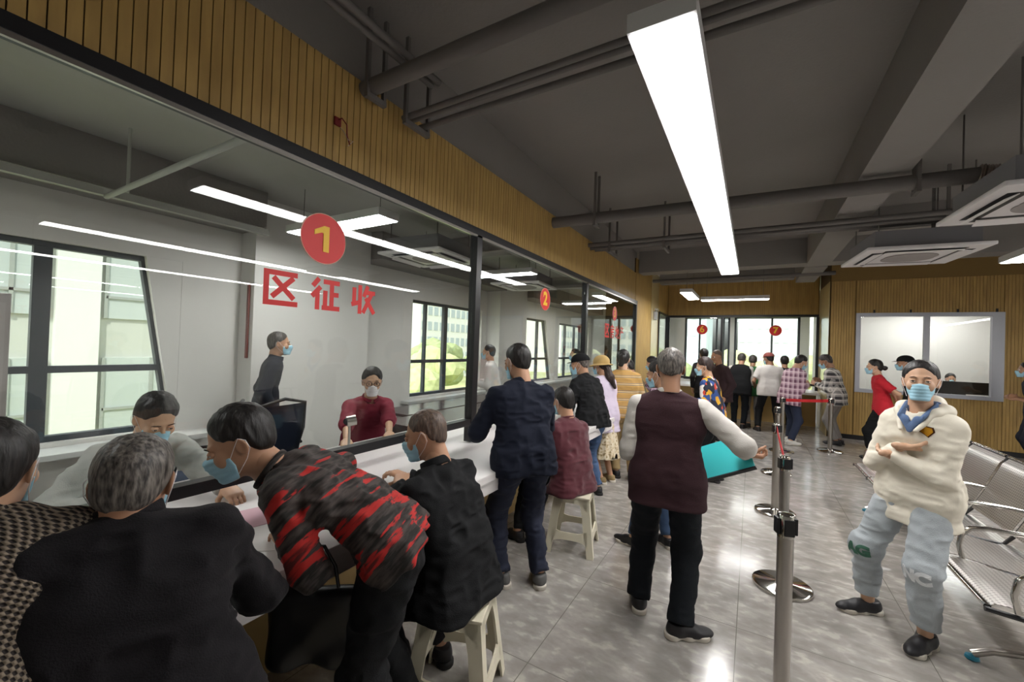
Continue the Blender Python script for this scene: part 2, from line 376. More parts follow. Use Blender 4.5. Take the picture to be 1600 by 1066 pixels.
# big characters as bold strokes in a unit square (x right, y up)
def S(x0, y0, x1, y1, w=.15): return ((x0, y0), (x1, y1), w)
GLY = {
 'qu': [S(.0, .93, .98, .93), S(.075, .98, .075, .02), S(.0, .075, 1.0, .075), S(.27, .80, .88, .22), S(.86, .84, .24, .24)],
 'zheng': [S(.24, .98, .04, .72), S(.30, .72, .02, .40), S(.20, .56, .20, .0), S(.40, .90, .98, .90), S(.70, .90, .70, .1), S(.70, .52, .95, .52), S(.47, .62, .47, .1), S(.36, .075, 1.0, .075)],
 'shou': [S(.12, .88, .12, .30), S(.36, .99, .36, .0), S(.02, .30, .36, .40), S(.68, .99, .52, .60), S(.56, .76, 1.0, .76), S(.86, .74, .50, .04), S(.60, .56, .98, .04)],
 'fang': [S(.45, 1.0, .58, .9, .1), S(.1, .84, .92, .84, .1), S(.14, .84, .14, .4, .1), S(.14, .14, .08, .02, .1), S(.14, .42, .08, .0, .1), S(.9, .84, .9, .6, .1), S(.14, .64, .92, .64, .1), S(.2, .46, .98, .46, .09), S(.5, .6, .5, .4, .09), S(.5, .42, .28, .02, .09), S(.48, .28, .88, .28, .09), S(.88, .28, .8, .03, .09), S(.6, .03, .8, .03, .08)],
 'di': [S(.02, .62, .38, .62, .1), S(.2, .92, .2, .2, .1), S(.0, .14, .4, .26, .1), S(.4, .52, .96, .72, .1), S(.9, .72, .88, .36, .1), S(.68, .98, .68, .24, .1), S(.5, .82, .5, .06, .1), S(.48, .06, .98, .06, .1), S(.96, .2, .96, .04, .08)],
 'chan': [S(.44, 1.0, .56, .9, .1), S(.12, .84, .9, .84, .1), S(.32, .76, .4, .6, .1), S(.72, .76, .62, .6, .1), S(.12, .54, .96, .54, .1), S(.18, .54, .04, .0, .1)],
}
def lettering(loc, chars, size, pitch, label):
    t = empty('lettering', loc, 0, label, 'lettering')
    for i, ch in enumerate(chars):
        b = MB()
        for j, ((x0, y0), (x1, y1), wd) in enumerate(GLY[ch]):
            d = Vector((x1-x0, y1-y0)); n = Vector((-d.y, d.x)).normalized()*wd/2
            pts = [(x0+n.x, y0+n.y), (x0-n.x, y0-n.y), (x1-n.x, y1-n.y), (x1+n.x, y1+n.y)]
            M = MF @ Matrix.Translation((i*pitch, 0, j*.00004)) @ Matrix.Scale(size, 4, (1, 0, 0)) @ Matrix.Scale(size, 4, (0, 1, 0))
            b.prism(pts, .0015, M)
        b.build('character', M_RED, t)
lettering((GX+.0065, 1.065, 1.755), ('qu', 'zheng', 'shou'), .17, .245, 'three large red Chinese characters under the numeral 1 sticker')
lettering((GX+.0065, 6.25, 1.78), ('qu', 'fang', 'di', 'chan'), .22, .28, 'row of four small red Chinese characters under the numeral 3 sticker')

# ---------------------------------------------------------------- lights
def strip(loc, L, axis, segs, label, wdt=.2, rods=True, group=None, seams=None, zc=3.55):
    t = empty('strip_light', loc, 0 if axis == 'y' else R_(90), label, 'lamp', group)
    MB().box(-wdt/2-.012, wdt/2+.012, -L/2-.012, L/2+.012, .0, .07).build('housing', mat('lamp_housing', '#d8d8d8', .5), t)
    cuts = seams or [L*i/segs for i in range(segs+1)]
    for a, b in zip(cuts[:-1], cuts[1:]): MB().box(-wdt/2, wdt/2, -L/2+a+.006, -L/2+b-.006, -.006, .001).build('diffuser', M_LAMP, t)
    if rods:
        for k in (-.42, .42): MB().cyl((0, k*L, .07), (0, k*L, zc-loc[2]), .004, n=6).build('hanger', M_PIPE, t)
    return t
strip((-.30, 4.01, 2.725), 5.12, 'y', 4, 'brightest long white ceiling strip light above the lobby aisle', .205, seams=[0, 1.3, 2.62, 3.9, 5.12])
strip((2.50, 3.98, 2.725), 5.6, 'y', 4, 'long white ceiling strip light at the right edge beside the round-grilled air unit', .2)
strip((5.3, 3.8, 2.725), 5.2, 'y', 4, 'long white ceiling strip light furthest right', .2)
strip((-1.12, 9.0, 2.73), 1.2, 'y', 1, 'short bright strip light near the ochre pillar in the recess', .2)
strip((-.36, 9.82, 2.73), 1.25, 'x', 1, 'thin crosswise strip light in front of the recess windows', .2)
strip((-3.6, 2.63, 2.725), 1.4, 'x', 1, 'bright crosswise strip light behind the numeral 1 sticker', .22, zc=3.2)
strip((-3.47, 5.58, 2.725), 1.1, 'x', 1, 'crosswise strip light in the clerks room seen beyond the first black post', .2, zc=3.2)
strip((-3.6, 9.9, 2.725), 1.3, 'x', 1, 'crosswise strip light in the clerks room to the left of the second black post', .2, zc=3.2)
strip((-3.6, 11.1, 2.725), 1.1, 'x', 1, 'farthest crosswise strip light in the clerks room', .2, zc=3.2)
strip((-3.4, -.6, 2.725), 1.25, 'x', 1, 'crosswise strip light in the clerks room outside the left edge', .22, zc=3.2)
strip((3.0, 11.7, 2.8), 2.0, 'x', 1, 'strip light inside the office behind the sliding window', .15, rods=False)
strip((3.4, 12.2, 2.8), 1.2, 'x', 1, 'added strip light brightening the office, nearer its back wall', .2, rods=False)  # extra fill strip, added only to brighten the office interior
strip((-.3, 13.2, 2.725), 1.25, 'x', 1, 'strip light inside the room behind windows six and seven', .2, zc=3.55)
# ---------------------------------------------------------------- pipes and ceiling services
def pipes(name, segs, label, m=M_PIPE, brackets=()):
    t = empty(name, segs[0][0], 0, label, 'pipe'); o = Vector(segs[0][0])
    for a, b, r in segs: MB().cyl(Vector(a)-o, Vector(b)-o, r, n=16).build('pipe', m, t, True)
    for (x, y, z, w_, zt) in brackets:
        p = Vector((x, y, z))-o; b = MB().box(p.x-.015, p.x+.015, p.y-w_/2, p.y+w_/2, p.z-.03, p.z).box(p.x-.012, p.x+.012, p.y-w_/2, p.y-w_/2+.02, p.z, zt-o.z).box(p.x-.012, p.x+.012, p.y+w_/2-.02, p.y+w_/2, p.z, zt-o.z)
        b.build('bracket', M_PIPE, t)
    return t
pipes('ceiling_pipe', [((-2.0, 1.60, 3.07), (4.3, 1.60, 3.07), .045)], 'thick dark pipe crossing the ceiling nearest the camera', brackets=[(-1.93, 1.62, 3.02, .14, 3.5)])
pipes('conduit_bundle', [((-1.95, 1.86, 3.02), (4.3, 1.86, 3.05), .018), ((-1.95, 1.93, 3.04), (4.3, 1.93, 3.06), .018), ((-1.95, 2.0, 3.02), (4.3, 2.0, 3.04), .02)], 'bundle of thin dark conduits beside the nearest ceiling pipe', brackets=[(-1.9, 1.93, 2.99, .22, 3.5)])
pipes('ceiling_pipe', [((-2.0, 4.25, 3.02), (1.45, 4.45, 3.02), .06)], 'dark round duct pipe crossing the ceiling in the middle of the lobby', brackets=[(-1.5, 4.28, 2.955, .14, 3.5), (1.1, 4.43, 2.955, .14, 3.5)])
pipes('conduit_bundle', [((-2.0, 5.42, 3.03), (2.7, 5.5, 3.03), .028), ((-2.0, 5.5, 3.0), (2.7, 5.58, 3.0), .022), ((-2.0, 5.6, 3.06), (2.7, 5.68, 3.06), .022), ((-2.0, 5.7, 3.03), (2.7, 5.78, 3.03), .03)], 'bundle of dark conduits on brackets beyond the round duct pipe', brackets=[(-1.7, 5.57, 2.94, .36, 3.5), (-1.0, 5.6, 2.94, .36, 3.5), (1.6, 5.7, 2.94, .4, 3.5)])
pipes('conduit_bundle', [((-1.72, -2.3, 3.16), (-1.72, 1.86, 3.16), .018), ((-1.66, -2.3, 3.16), (-1.66, 1.86, 3.16), .018)], 'pair of thin dark conduits running along the top of the ochre fascia', brackets=[(-1.69, .9, 3.13, .04, 3.5)])
pipes('ceiling_pipe', [((-1.9, 9.2, 3.1), (1.25, 9.2, 3.1), .035), ((-1.9, 9.32, 3.1), (1.25, 9.32, 3.1), .02)], 'dark pipes above the recess behind the crosswise beam')
pipes('sprinkler_pipe', [((-4.5, 1.16, 2.68), (-2.3, 1.16, 2.68), .02), ((-4.2, 1.2, 2.68), (-4.2, 1.2, 3.18), .011)], 'pale thin pipe hanging under the ceiling of the clerks room', M_LGREY)
t = empty('pipe_hanger', (-4.2, 1.2, 3.17)); bpy.data.objects.remove(t)
def cassette(loc, rz, label, flaps=False, zc=3.55):
    t = empty('air_conditioner', loc, rz, label, 'air conditioner')
    b = MB(); n = 4
    b.box(-.475, .475, -.475, .475, 0, .035, .014); b.build('panel', M_ACW, t)
    MB().box(-.40, .40, -.40, .40, .036, .21).build('housing', mat('cassette_body', '#77767a', .7), t)
    g = MB(); g.prism([(.21*math.cos(a)*(1+.12*abs(math.sin(2*a))), .21*math.sin(a)*(1+.12*abs(math.sin(2*a)))) for a in [2*math.pi*k/40 for k in range(40)]], .006, Matrix.Translation((0, 0, -.008))); g.build('grille', mat('grille_grey', '#9a9492', .7), t)
    for k in range(4):
        M = Matrix.Rotation(k*math.pi/2, 4, 'Z')
        MB().box(-.29, .29, .30, .375, -.007, .001, .003, M @ Matrix.Rotation(R_(-8 if not flaps else -25), 4, 'X') @ Matrix.Translation((0, 0, .04 if not flaps else .14))).build('louvre', M_ACW, t)
        MB().box(-.31, .31, .285, .395, -.0015, .0005, 0, M).build('slot', M_PLBLK, t)
    for sx in (-.36, .36):
        for sy in (-.36, .36): MB().cyl((sx, sy, .21), (sx, sy, zc-loc[2]), .006, n=6).build('hanger', M_PIPE, t)
    return t
cassette((1.43, 5.96, 2.70), R_(5), 'white ceiling air conditioner with round grey grille right of the aisle light')
cassette((1.78, 4.22, 2.70), R_(3), 'white ceiling air conditioner with open louvres cut by the right edge', True)
cassette((-3.7, 4.1, 2.70), R_(5), 'white ceiling air conditioner inside the clerks room behind the first pane', True, 3.2)
cassette((-3.7, 6.7, 2.70), R_(5), 'white ceiling air conditioner inside the clerks room behind the second pane', False, 3.2)
# silver flexible duct
t = empty('flexible_duct', (1.45, 4.45, 3.02), 0, 'crinkled silver foil duct joining the round pipe to the air conditioner', 'duct')
b = MB(); pts = []; rad = []
for i in range(60):
    u = i/59; pts.append((0+.28*u, -.02*u, .0-.08*u*u-.04*u)); rad.append(.075+.007*math.sin(i*1.9)+random.uniform(-.003, .003))
b.tube(pts, rad, 20).build('duct_sleeve', mat('foil', '#b9ada3', .35, .9, bump=.6, bscale=40), t)
t = empty('smoke_detector', (-.55, 3.1, 3.5), 0, 'small round white smoke detector on the ceiling left of the aisle light', 'smoke detector')
MB().lathe([(.02, -.04), (.045, -.03), (.055, 0), (.055, .05)]).build('detector_body', M_ACW, t, True)
# emergency lamp on the pillar edge
t = empty('emergency_light', (-1.985, 9.9, 2.42), 0, 'small chrome twin-head emergency lamp on the pillar edge', 'lamp')
MB().box(0, .05, -.12, .12, -.1, .08, .005).build('lamp_box', M_ALU, t)
for y in (-.09, .09): MB().lathe([(.02, 0), (.05, .05), (.052, .06)], (.03, y, .09)).build('lamp_head', M_CHROME, t, True)
# wires on the fascia
t = empty('loose_wires', (-1.995, 1.42, 2.78), 0, 'small tangle of red and white wires poking out of the ochre fascia', 'wire')
MB().tube([(0, 0, .02), (.03, .01, .03), (.045, .03, 0), (.03, .045, -.05), (.025, .07, -.09)], .0035, 6).build('wire', mat('wire_red', '#7d1f22', .5), t)
MB().tube([(0, .01, 0), (.02, .03, -.03), (.03, .055, -.07), (.025, .09, -.06), (.02, .06, -.1)], .002, 6).build('wire', mat('wire_white', '#cfc4bd', .5), t)
MB().box(0, .012, -.02, .02, -.01, .035, .004).build('wire_outlet', mat('wire_red'), t)

# ---------------------------------------------------------------- right hand window
t = struct(empty('window_7', (2.73, YR, .93)))
f = MB().box(-.99, .99, -.05, .03, 0, .07).box(-.99, .99, -.05, .03, 1.47, 1.54).box(-.99, -.92, -.05, .03, .07, 1.47).box(.84, .99, -.05, .03, .07, 1.47).box(-.02, .06, -.04, .02, .07, 1.47)
f.build('window_frame', M_ALU, t)
MB().box(-.92, -.02, -.012, -.004, .07, 1.47).build('pane', M_GLASS, t); MB().box(.06, .84, -.002, .006, .07, 1.47).build('pane', M_GLASS, t)
for i, x in enumerate((-.72, -.2, .42, .9)):
    MB().box(x-.012, x+.012, -.03, -.014, 1.54, 1.60).build('clip', M_PLBLK, t)
dk = empty('office_desk', (3.3, 11.55, 0), 0, 'office desk inside the room behind the sliding window', 'desk')
MB().box(-1.0, 1.0, -.35, .35, .71, .75, .004).build('desktop', M_COUNTER, dk); MB().box(-.98, .98, -.02, 0, 0, .71).build('modesty_panel', M_COUNTER, dk)
mo = empty('monitor', (3.45, 11.45, .755), 0, 'wide black monitor behind the sliding window seen from its back', 'monitor')
MB().box(-.50, .50, -.02, .02, .20, .44, .006).build('screen', M_PLBLK, mo); MB().box(-.1, .1, -.08, .08, 0, .015).box(-.02, .02, .0, .03, .01, .3).build('stand', M_PLBLK, mo)
t = empty('door_panel', (1.95, 12.75, 0), 0, 'grey green door inside the office seen through the left pane', 'door'); MB().box(-.3, .12, 0, .05, 0.002, 2.0, .003).build('door_leaf', mat('door_sage', '#8b8f80', .6), t)

# ---------------------------------------------------------------- stanchions
def stanchion(x, y, label, rz=0):
    t = empty('queue_post', (x, y, 0), rz, label, 'queue post', 'steel queue barrier posts along the aisle')
    MB().lathe([(.175, .0), (.18, .006), (.178, .02), (.165, .028), (.05, .034), (.034, .045), (.03, .05)], n=48).build('base', M_CHROME, t, True)
    MB().lathe([(.0315, .045), (.0315, .80)], n=32).build('pole', M_STEEL, t, True)
    MB().lathe([(.0325, .80), (.0325, .895), (.029, .90), (.01, .902)], n=32).build('belt_head', M_CHROME, t, True)
    for k in range(4):
        M = Matrix.Rotation(k*math.pi/2+R_(20), 4, 'Z'); MB().box(.03, .041, -.02, .02, .815, .885, .003, M).build('belt_clip', M_PLBLK, t)
    return t
stanchion(.146, 2.19, 'nearest steel queue post cut by the bottom edge')
stanchion(.215, 3.43, 'second nearest steel queue post with a round chrome base')
stanchion(.235, 4.98, 'third steel queue post, to the right of the teal folder')
stanchion(.315, 6.6, 'fourth steel queue post behind the others')
stanchion(.455, 8.15, 'steel queue post at the left end of the stretched red belt')
stanchion(1.165, 8.7, 'steel queue post at the right end of the stretched red belt')
def belt(a, b, label):
    t = empty('queue_belt', a, 0, label, 'belt'); d = Vector(b)-Vector(a); L = d.length; n = Vector((-d.y, d.x, 0)).normalized()*.0012
    m = MB(); N = 12; vs = []
    for i in range(N+1):
        u = i/N; p = d*u+Vector((0, 0, -.05*4*u*(1-u)*L*.15)); vs.append(p)
    for i in range(N):
        A, B = vs[i], vs[i+1]; q = [A-n, B-n, B+n, A+n]
        lo = [m.b.verts.new(v+Vector((0, 0, -.024))) for v in q]; hi = [m.b.verts.new(v+Vector((0, 0, .024))) for v in q]
        m.b.faces.new(lo[::-1]); m.b.faces.new(hi)
        for k in range(4): m.b.faces.new((lo[k], lo[(k+1) % 4], hi[(k+1) % 4], hi[k]))
    m.build('webbing', mat('belt_red', '#c6242a', .6), t)
belt((.495, 8.18, .855), (1.125, 8.67, .855), 'bright red belt stretched between the two far queue posts')
belt((.234, 4.94, .855), (.216, 3.47, .855), 'red belt between the second and third queue posts')

# ---------------------------------------------------------------- plastic stools
def stool(x, y, rz, label, round_seat=True):
    t = empty('plastic_stool', (x, y, 0), rz, label, 'stool', 'ivory plastic stools at the counter')
    def side_pts(u, z):  # half-width of the square frame at height z
        return u*(.135+(.44-z)/.44*.055)
    # legs: angled L-sections
    for sx, sy in ((1, 1), (-1, 1), (-1, -1), (1, -1)):
        m = MB(); b = m.b
        def ring(z, wd):
            h = side_pts(1, z); c = [(h, h), (h, h-wd), (h-.012, h-wd), (h-.018, h-.018), (h-wd, h-.012), (h-wd, h)]
            return [b.verts.new((sx*p[0], sy*p[1], z)) for p in c]
        rs_ = [ring(z, wd) for z, wd in ((0, .05), (.1, .052), (.17, .062), (.3, .062), (.40, .075), (.43, .09))]
        for A, B in zip(rs_[:-1], rs_[1:]):
            for k in range(6): b.faces.new((A[k], A[(k+1) % 6], B[(k+1) % 6], B[k]))
        b.faces.new(rs_[0]); b.faces.new(rs_[-1])
        m.build('leg', M_IVORY, t)
    for k in range(4):
        M = Matrix.Rotation(k*math.pi/2, 4, 'Z')
        m = MB(); n = 12; outer = []
        h0, h1 = side_pts(1, .115), side_pts(1, .17)
        pts = [(-h0+.03, .115-.03)]
        top = [(h1-.03-.0, .175+.03)]
        lowc = [(-h0+.035+ (2*h0-.07)*i/n, .112-.03*abs(2*i/n-1)**4) for i in range(n+1)]
        upc = [(h1-.035-(2*h1-.07)*i/n, .165+.03*abs(2*i/n-1)**4) for i in range(n+1)]
        poly = lowc+upc; tilt = .055/.44
        MM = M @ Matrix(((1, 0, 0, 0), (0, -tilt, 1, .135+.055-.012), (0, 1, 0, 0), (0, 0, 0, 1)))
        m.prism(poly, .012, MM); m.build('brace', M_IVORY, t)
        m = MB(); h2, h3 = side_pts(1, .33), side_pts(1, .43)
        low2 = [(-h2+.02+(2*h2-.04)*i/n, .385-.06*abs(2*i/n-1)**4) for i in range(n+1)]
        poly = low2+[(h3-.01, .435), (-h3+.01, .435)]
        m.prism(poly, .012, MM); m.build('skirt', M_IVORY, t)
    b = MB(); b.box(-.145, .145, -.145, .145, .425, .44, .006); b.build('seat_frame', M_IVORY, t)
    n = 40
    if round_seat: MB().lathe([(.05, .441), (.118, .441), (.13, .447), (.12, .452), (.02, .452)]).build('seat', mat('seat_tan', '#a08a66', .35), t, True)
    return t
stool(-1.13, 1.53, R_(20), 'ivory plastic stool under the bald man in the black coat')
stool(-1.22, 3.16, R_(12), 'ivory plastic stool under the seated person in burgundy', False)
stool(-1.02, .42, R_(5), 'ivory plastic stool under the elderly man in the black jacket')

# ---------------------------------------------------------------- steel bench row
def perf_mat():
    t = NT('perforated_steel', .3); t.b.inputs['Metallic'].default_value = 1.0
    v = t.mapping(); x, y, z = t.xyz(v)
    def cell(u, s): return t.math('SUBTRACT', t.math('FRACT', t.math('MULTIPLY', u, s)), .5)
    a = cell(y, 45.); b = cell(t.math('ADD', x, z), 45.)
    d = t.math('SQRT', t.math('ADD', t.math('MULTIPLY', a, a), t.math('MULTIPLY', b, b)))
    hole = t.math('LESS_THAN', d, .27)
    t.color(t.mix(hole, '#dcd8d4', '#aaa5a1')); return t.m
M_PERF = perf_mat()
def bench(y0, n, pitch, label):
    L = n*pitch; t = empty('waiting_bench', (1.33, y0+L/2, 0), 0, label, 'bench')
    # profile of seat and back in (x,z)
    seat = [(-.31, .415), (-.29, .435), (-.24, .435), (-.05, .40), (.12, .375), (.20, .385)]
    back = [(.20, .45), (.27, .60), (.36, .82), (.40, .865)]
    def sheet(pr, ya, yb, th=.004):
        m = MB(); b = m.b; N = len(pr); rows = []
        # smooth profile
        P = []
        for i in range(N-1):
            for k in range(5): u = k/5; P.append((pr[i][0]*(1-u)+pr[i+1][0]*u, pr[i][1]*(1-u)+pr[i+1][1]*u))
        P.append(pr[-1])
        for yy in (ya, yb):
            rows.append(([b.verts.new((x, yy, z)) for x, z in P], [b.verts.new((x, yy, z-th)) for x, z in P]))
        for k in range(len(P)-1):
            b.faces.new((rows[0][0][k], rows[1][0][k], rows[1][0][k+1], rows[0][0][k+1]))
            b.faces.new((rows[0][1][k], rows[0][1][k+1], rows[1][1][k+1], rows[1][1][k]))
            for r in rows: b.faces.new((r[0][k], r[0][k+1], r[1][k+1], r[1][k]))
        for k in (0, -1): b.faces.new((rows[0][0][k], rows[0][1][k], rows[1][1][k], rows[1][0][k]))
        return m
    for i in range(n):
        a = -L/2+i*pitch+.02; b_ = a+pitch-.04
        o = sheet(seat, a, b_).build('seat', M_PERF, t, True)
        MB().tube([(-.315, a, .415), (-.315, b_, .415)], .014, 10).build('seat_edge', M_CHROME, o, True)
        o = sheet(back, a, b_).build('backrest', M_PERF, t, True)
        MB().tube([(.40, a, .87), (.40, b_, .87)], .014, 10).build('top_rail', M_CHROME, o, True)
    for i in range(n+1):
        yy = -L/2+i*pitch
        MB().tube([(-.33, yy, .41), (-.05, yy, .385), (.16, yy, .37), (.22, yy, .45), (.30, yy, .62), (.405, yy, .88)], .013, 8).build('side_frame', M_PLBLK, t, True)
        if i in (0, 1, 2, 3, 4, 5)[:n+1]:
            pts = [(-.22, yy, .42), (-.235, yy, .50), (-.225, yy, .57), (-.19, yy, .61), (-.12, yy, .625), (.05, yy, .625), (.2, yy, .62), (.285, yy, .61)]
            MB().tube(pts, .014, 10).build('armrest', M_CHROME, t, True)
    MB().box(-.02, .06, -L/2-.04, L/2+.04, .31, .36, .005).build('beam', M_STEEL, t)
    for yy in (-L/2+.3, L/2-.3):
        m = MB(); m.tube([(-.27, yy, .03), (-.2, yy, .07), (.0, yy, .11), (.02, yy, .31)], .02, 10); m.tube([(.02, yy, .31), (.04, yy, .11), (.24, yy, .07), (.30, yy, .03)], .02, 10)
        l = m.build('leg', M_STEEL, t, True)
        for xx in (-.27, .30): MB().lathe([(.025, 0), (.03, .006), (.026, .02), (.01, .026)], (xx, yy, 0)).build('foot_cap', mat('foot_blue', '#2f7d94', .3), l, True)
    return t
bench(2.9, 5, .6, 'row of five joined perforated steel waiting seats behind the woman in white')

# ---------------------------------------------------------------- things on and behind the counter
def paper(x, y, rz, w_, h_, label, m=None, z=.7905):
    t = MB().box(-w_/2, w_/2, -h_/2, h_/2, 0, .002).build('paper_sheet', m or mat('paper', '#e9e6e4', .8)); t.location = (x, y, z); t.rotation_euler = (0, 0, R_(rz)); tag(t, label, 'paper'); return t
paper(-2.04, .92, 20, .25, .34, 'white form under the clerks hand on the counter')
paper(-1.90, 1.02, -14, .22, .30, 'pinkish form on the counter under the bending mans arm', mat('paper_pink', '#d9b3bd', .8), .793)
paper(-1.68, .98, 40, .21, .29, 'white form near the counter edge beside the black handbag')
paper(-1.72, 1.62, 20, .21, .29, 'white form beside the bald mans hands')
# glass front phone in bald man's hand, document camera
t = empty('document_camera', (-2.55, 2.02, .79), 0, 'silver round camera on a short stand in front of the clerk in burgundy', 'camera')
MB().lathe([(.05, 0), (.05, .012), (.01, .02), (.008, .19)]).build('stand', M_STEEL, t, True)
o = MB().cyl((.0, -.025, .21), (.03, .03, .22), .038, n=24).build('camera_body', M_STEEL, t, True)
MB().cyl((.0, -.031, .21), (-.002, -.026, .21), .024, n=24).build('lens', M_PLBLK, o, True)
# back table with dark brown top in the clerks room
t = empty('long_cabinet', (-4.55, 5.9, 0), 0, 'long low cabinet with dark brown top below the windows behind the clerk in burgundy', 'cabinet')
MB().box(-.3, .35, -1.6, 1.75, .52, .56, .004).build('cabinet_top', mat('dark_walnut', '#4a3a38', .25), t); MB().box(-.28, .33, -1.55, 1.7, 0, .52).build('cabinet_body', M_WHITE, t)
t = empty('long_cabinet', (-2.98, 3.9, 0), 0, 'dark brown desk return beside the clerk in burgundy', 'cabinet')
MB().box(-.35, .2, -.9, 1.2, .72, .765, .004).build('cabinet_top', mat('dark_walnut'), t); MB().box(-.3, .15, -.85, 1.15, 0, .72).build('cabinet_body', mat('dark_walnut'), t)
def office_chair(x, y, rz, label, back=True):
    t = empty('office_chair', (x, y, 0), R_(rz), label, 'chair', 'blue mesh office chairs')
    MB().box(-.24, .24, -.22, .24, .44, .50, .03).build('seat', mat('chair_mesh', '#26324a', .8), t, True)
    if back:
      fr = MB(); fr.tube([(-.2, -.25, .58), (-.235, -.29, .8), (-.22, -.32, 1.03), (0, -.35, 1.08), (.22, -.32, 1.03), (.235, -.29, .8), (.2, -.25, .58), (0, -.26, .55)], .014, 8, True); fr.build('back_frame', M_PLBLK, t, True)
      b = bmesh.new(); rows = []
      for k in range(7):
        z = .58+k*.075; r = [b.verts.new((-.21+.07*i, -.27-.06*k/6-.03*math.sin(math.pi*i/6), z)) for i in range(7)]; rows.append(r)
      for A, B in zip(rows[:-1], rows[1:]):
        for i in range(6): b.faces.new((A[i], A[i+1], B[i+1], B[i]))
      bmesh.ops.solidify(b, geom=b.faces[:], thickness=.008)
      me = bpy.data.meshes.new('backrest'); b.to_mesh(me); b.free(); link('backrest', me, mat('chair_mesh'), t, True)
      for s_ in (-1, 1): MB().tube([(s_*.25, .1, .46), (s_*.27, .12, .66), (s_*.27, -.2, .67), (s_*.24, -.26, .66)], .013, 8).build('armrest', M_PLBLK, t, True)
    MB().cyl((0, 0, .1), (0, 0, .44), .025).build('gas_lift', M_CHROME, t, True)
    m = MB()
    for k in range(5): a = 2*math.pi*k/5; m.tube([(0, 0, .12), (.28*math.cos(a), .28*math.sin(a), .06)], .018, 8)
    l = m.build('star_base', M_PLBLK, t, True)
    for k in range(5): a = 2*math.pi*k/5; MB().cyl((.28*math.cos(a)-.02, .28*math.sin(a), .028), (.28*math.cos(a)+.02, .28*math.sin(a), .028), .027).build('caster', M_PLBLK, l, True)
    return t
office_chair(-3.72, 1.47, 150, 'blue mesh office chair left of the standing man by the big window')
office_chair(-3.75, 2.0, 96, 'blue mesh office chair in front of the standing man in the clerks room')
# white cabinet edge at the far left
t = empty('filing_cabinet', (-3.6, .40, 0), 0, 'tall pale cabinet cut by the left edge inside the clerks room', 'cabinet')
MB().box(-.25, .25, -.45, .12, 0, 1.78, .006).build('cabinet_body', mat('cab_pale', '#bdb6b4', .5), t); MB().box(.252, .258, -.43, .10, .05, 1.73).build('cabinet_door', mat('cab_pale2', '#c6c0be', .5), t)

# ---------------------------------------------------------------- outside
def facade(name, x0, x1, y0, y1, z0, z1, wallc, winc, nx, nz, label, face='x', cat='building'):
    t = empty(name, ((x0+x1)/2, (y0+y1)/2, z0), 0, label, cat)
    X0, X1, Y0, Y1, Z = x0-(x0+x1)/2, x1-(x0+x1)/2, y0-(y0+y1)/2, y1-(y0+y1)/2, z1-z0
    MB().box(X0, X1, Y0, Y1, 0, Z).build('wall', wallc, t)
    m = MB()
    for i in range(nx):
        for k in range(nz):
            za = (k+.25)*Z/nz; zb = (k+.82)*Z/nz
            if face == 'x':
                a = Y0+(i+.18)*(Y1-Y0)/nx; b_ = Y0+(i+.82)*(Y1-Y0)/nx; m.box(X1, X1+.1, a, b_, za, zb)
            else:
                a = X0+(i+.18)*(X1-X0)/nx; b_ = X0+(i+.82)*(X1-X0)/nx; m.box(a, b_, Y0-.1, Y0, za, zb)
            if face == 'x': m.box(X1, X1+.1, Y0, Y0+.01, 0, .01) if 0 else None
    m.build('window_grid', winc, t); return t
gm = mat('outside_grass', '#a3a878', .9, vary=.4, vscale=.15)
struct(MB().box(-160, -6.5, -80, 160, -6.2, -6).box(-6.5, 120, 15.4, 160, -6.2, -6).build('ground_outside', gm)).name = 'floor_outside'
# near building with white panels seen through the large window
nb = empty('panelled_building', (-17, -4, -6), 0, 'pale building with white vertical panels right outside the large window', 'building')
MB().box(-3, 0, -22, 12.5, 0, 16).build('wall', mat('facade_grey', '#c9cbc2', .8, vary=.05, vscale=.5), nb)
m = MB(); m2 = MB(); m3 = MB(); y = -21
random.seed(3)
while y < 12:
    wd = random.choice((.9, 1.3, 1.8)); m.box(0, .25, y, y+wd, 0, 13.4); y += wd
    gp_ = random.choice((1.6, 2.2, 2.6))
    for z in (1.2, 4.6, 8.0, 11.2):
        m2.box(0, .08, y+.15, y+gp_-.15, z, z+2.2)
        for u in (.0, .5, 1.0): m3.box(.08, .13, y+.15+u*(gp_-.3)-.04, y+.15+u*(gp_-.3)+.04, z, z+2.2)
        m3.box(.08, .13, y+.15, y+gp_-.15, z+.6, z+.68)
    y += gp_
m3.box(.0, .2, -22, 12.5, 13.5, 13.8); m3.box(.15, .2, -22, 12.5, 14.6, 14.7)
for i in range(115): m3.box(.15, .2, -22+i*.3, -21.95+i*.3, 13.8, 14.6)
m.build('facade_panel', mat('facade_white', '#e9ebe4', .7), nb); m2.build('window_band', mat('outside_glass', '#c2cac6', .4), nb); m3.build('mullion', mat('facade_dark', '#a3a8a2', .6), nb)
WG = mat('tower_window', '#aeb9c0', .4)
facade('apartment_tower', -70, -58, 62, 92, -6, 38, mat('tower_white', '#dfe0dc', .8), WG, 16, 14, 'tall pale apartment tower seen through the middle windows')
facade('apartment_tower', -78, -66, 38, 58, -6, 26, mat('tower_blue', '#b9c6d2', .8), WG, 12, 10, 'bluish apartment block to the left of the tall tower')
facade('apartment_tower', -60, -48, 110, 135, -6, 30, mat('tower_white'), WG, 12, 11, 'distant apartment tower seen through the second glass pane')
facade('apartment_tower', -3, 14, 110, 125, -6, 16, mat('tower_pale', '#c9ccca', .8), WG, 10, 7, 'pale hillside apartment block seen through the window above numeral 7', 'y')
facade('apartment_tower', 15, 26, 100, 112, -6, 22, mat('tower_white'), WG, 6, 9, 'tall slim apartment tower to the right above numeral 7', 'y')
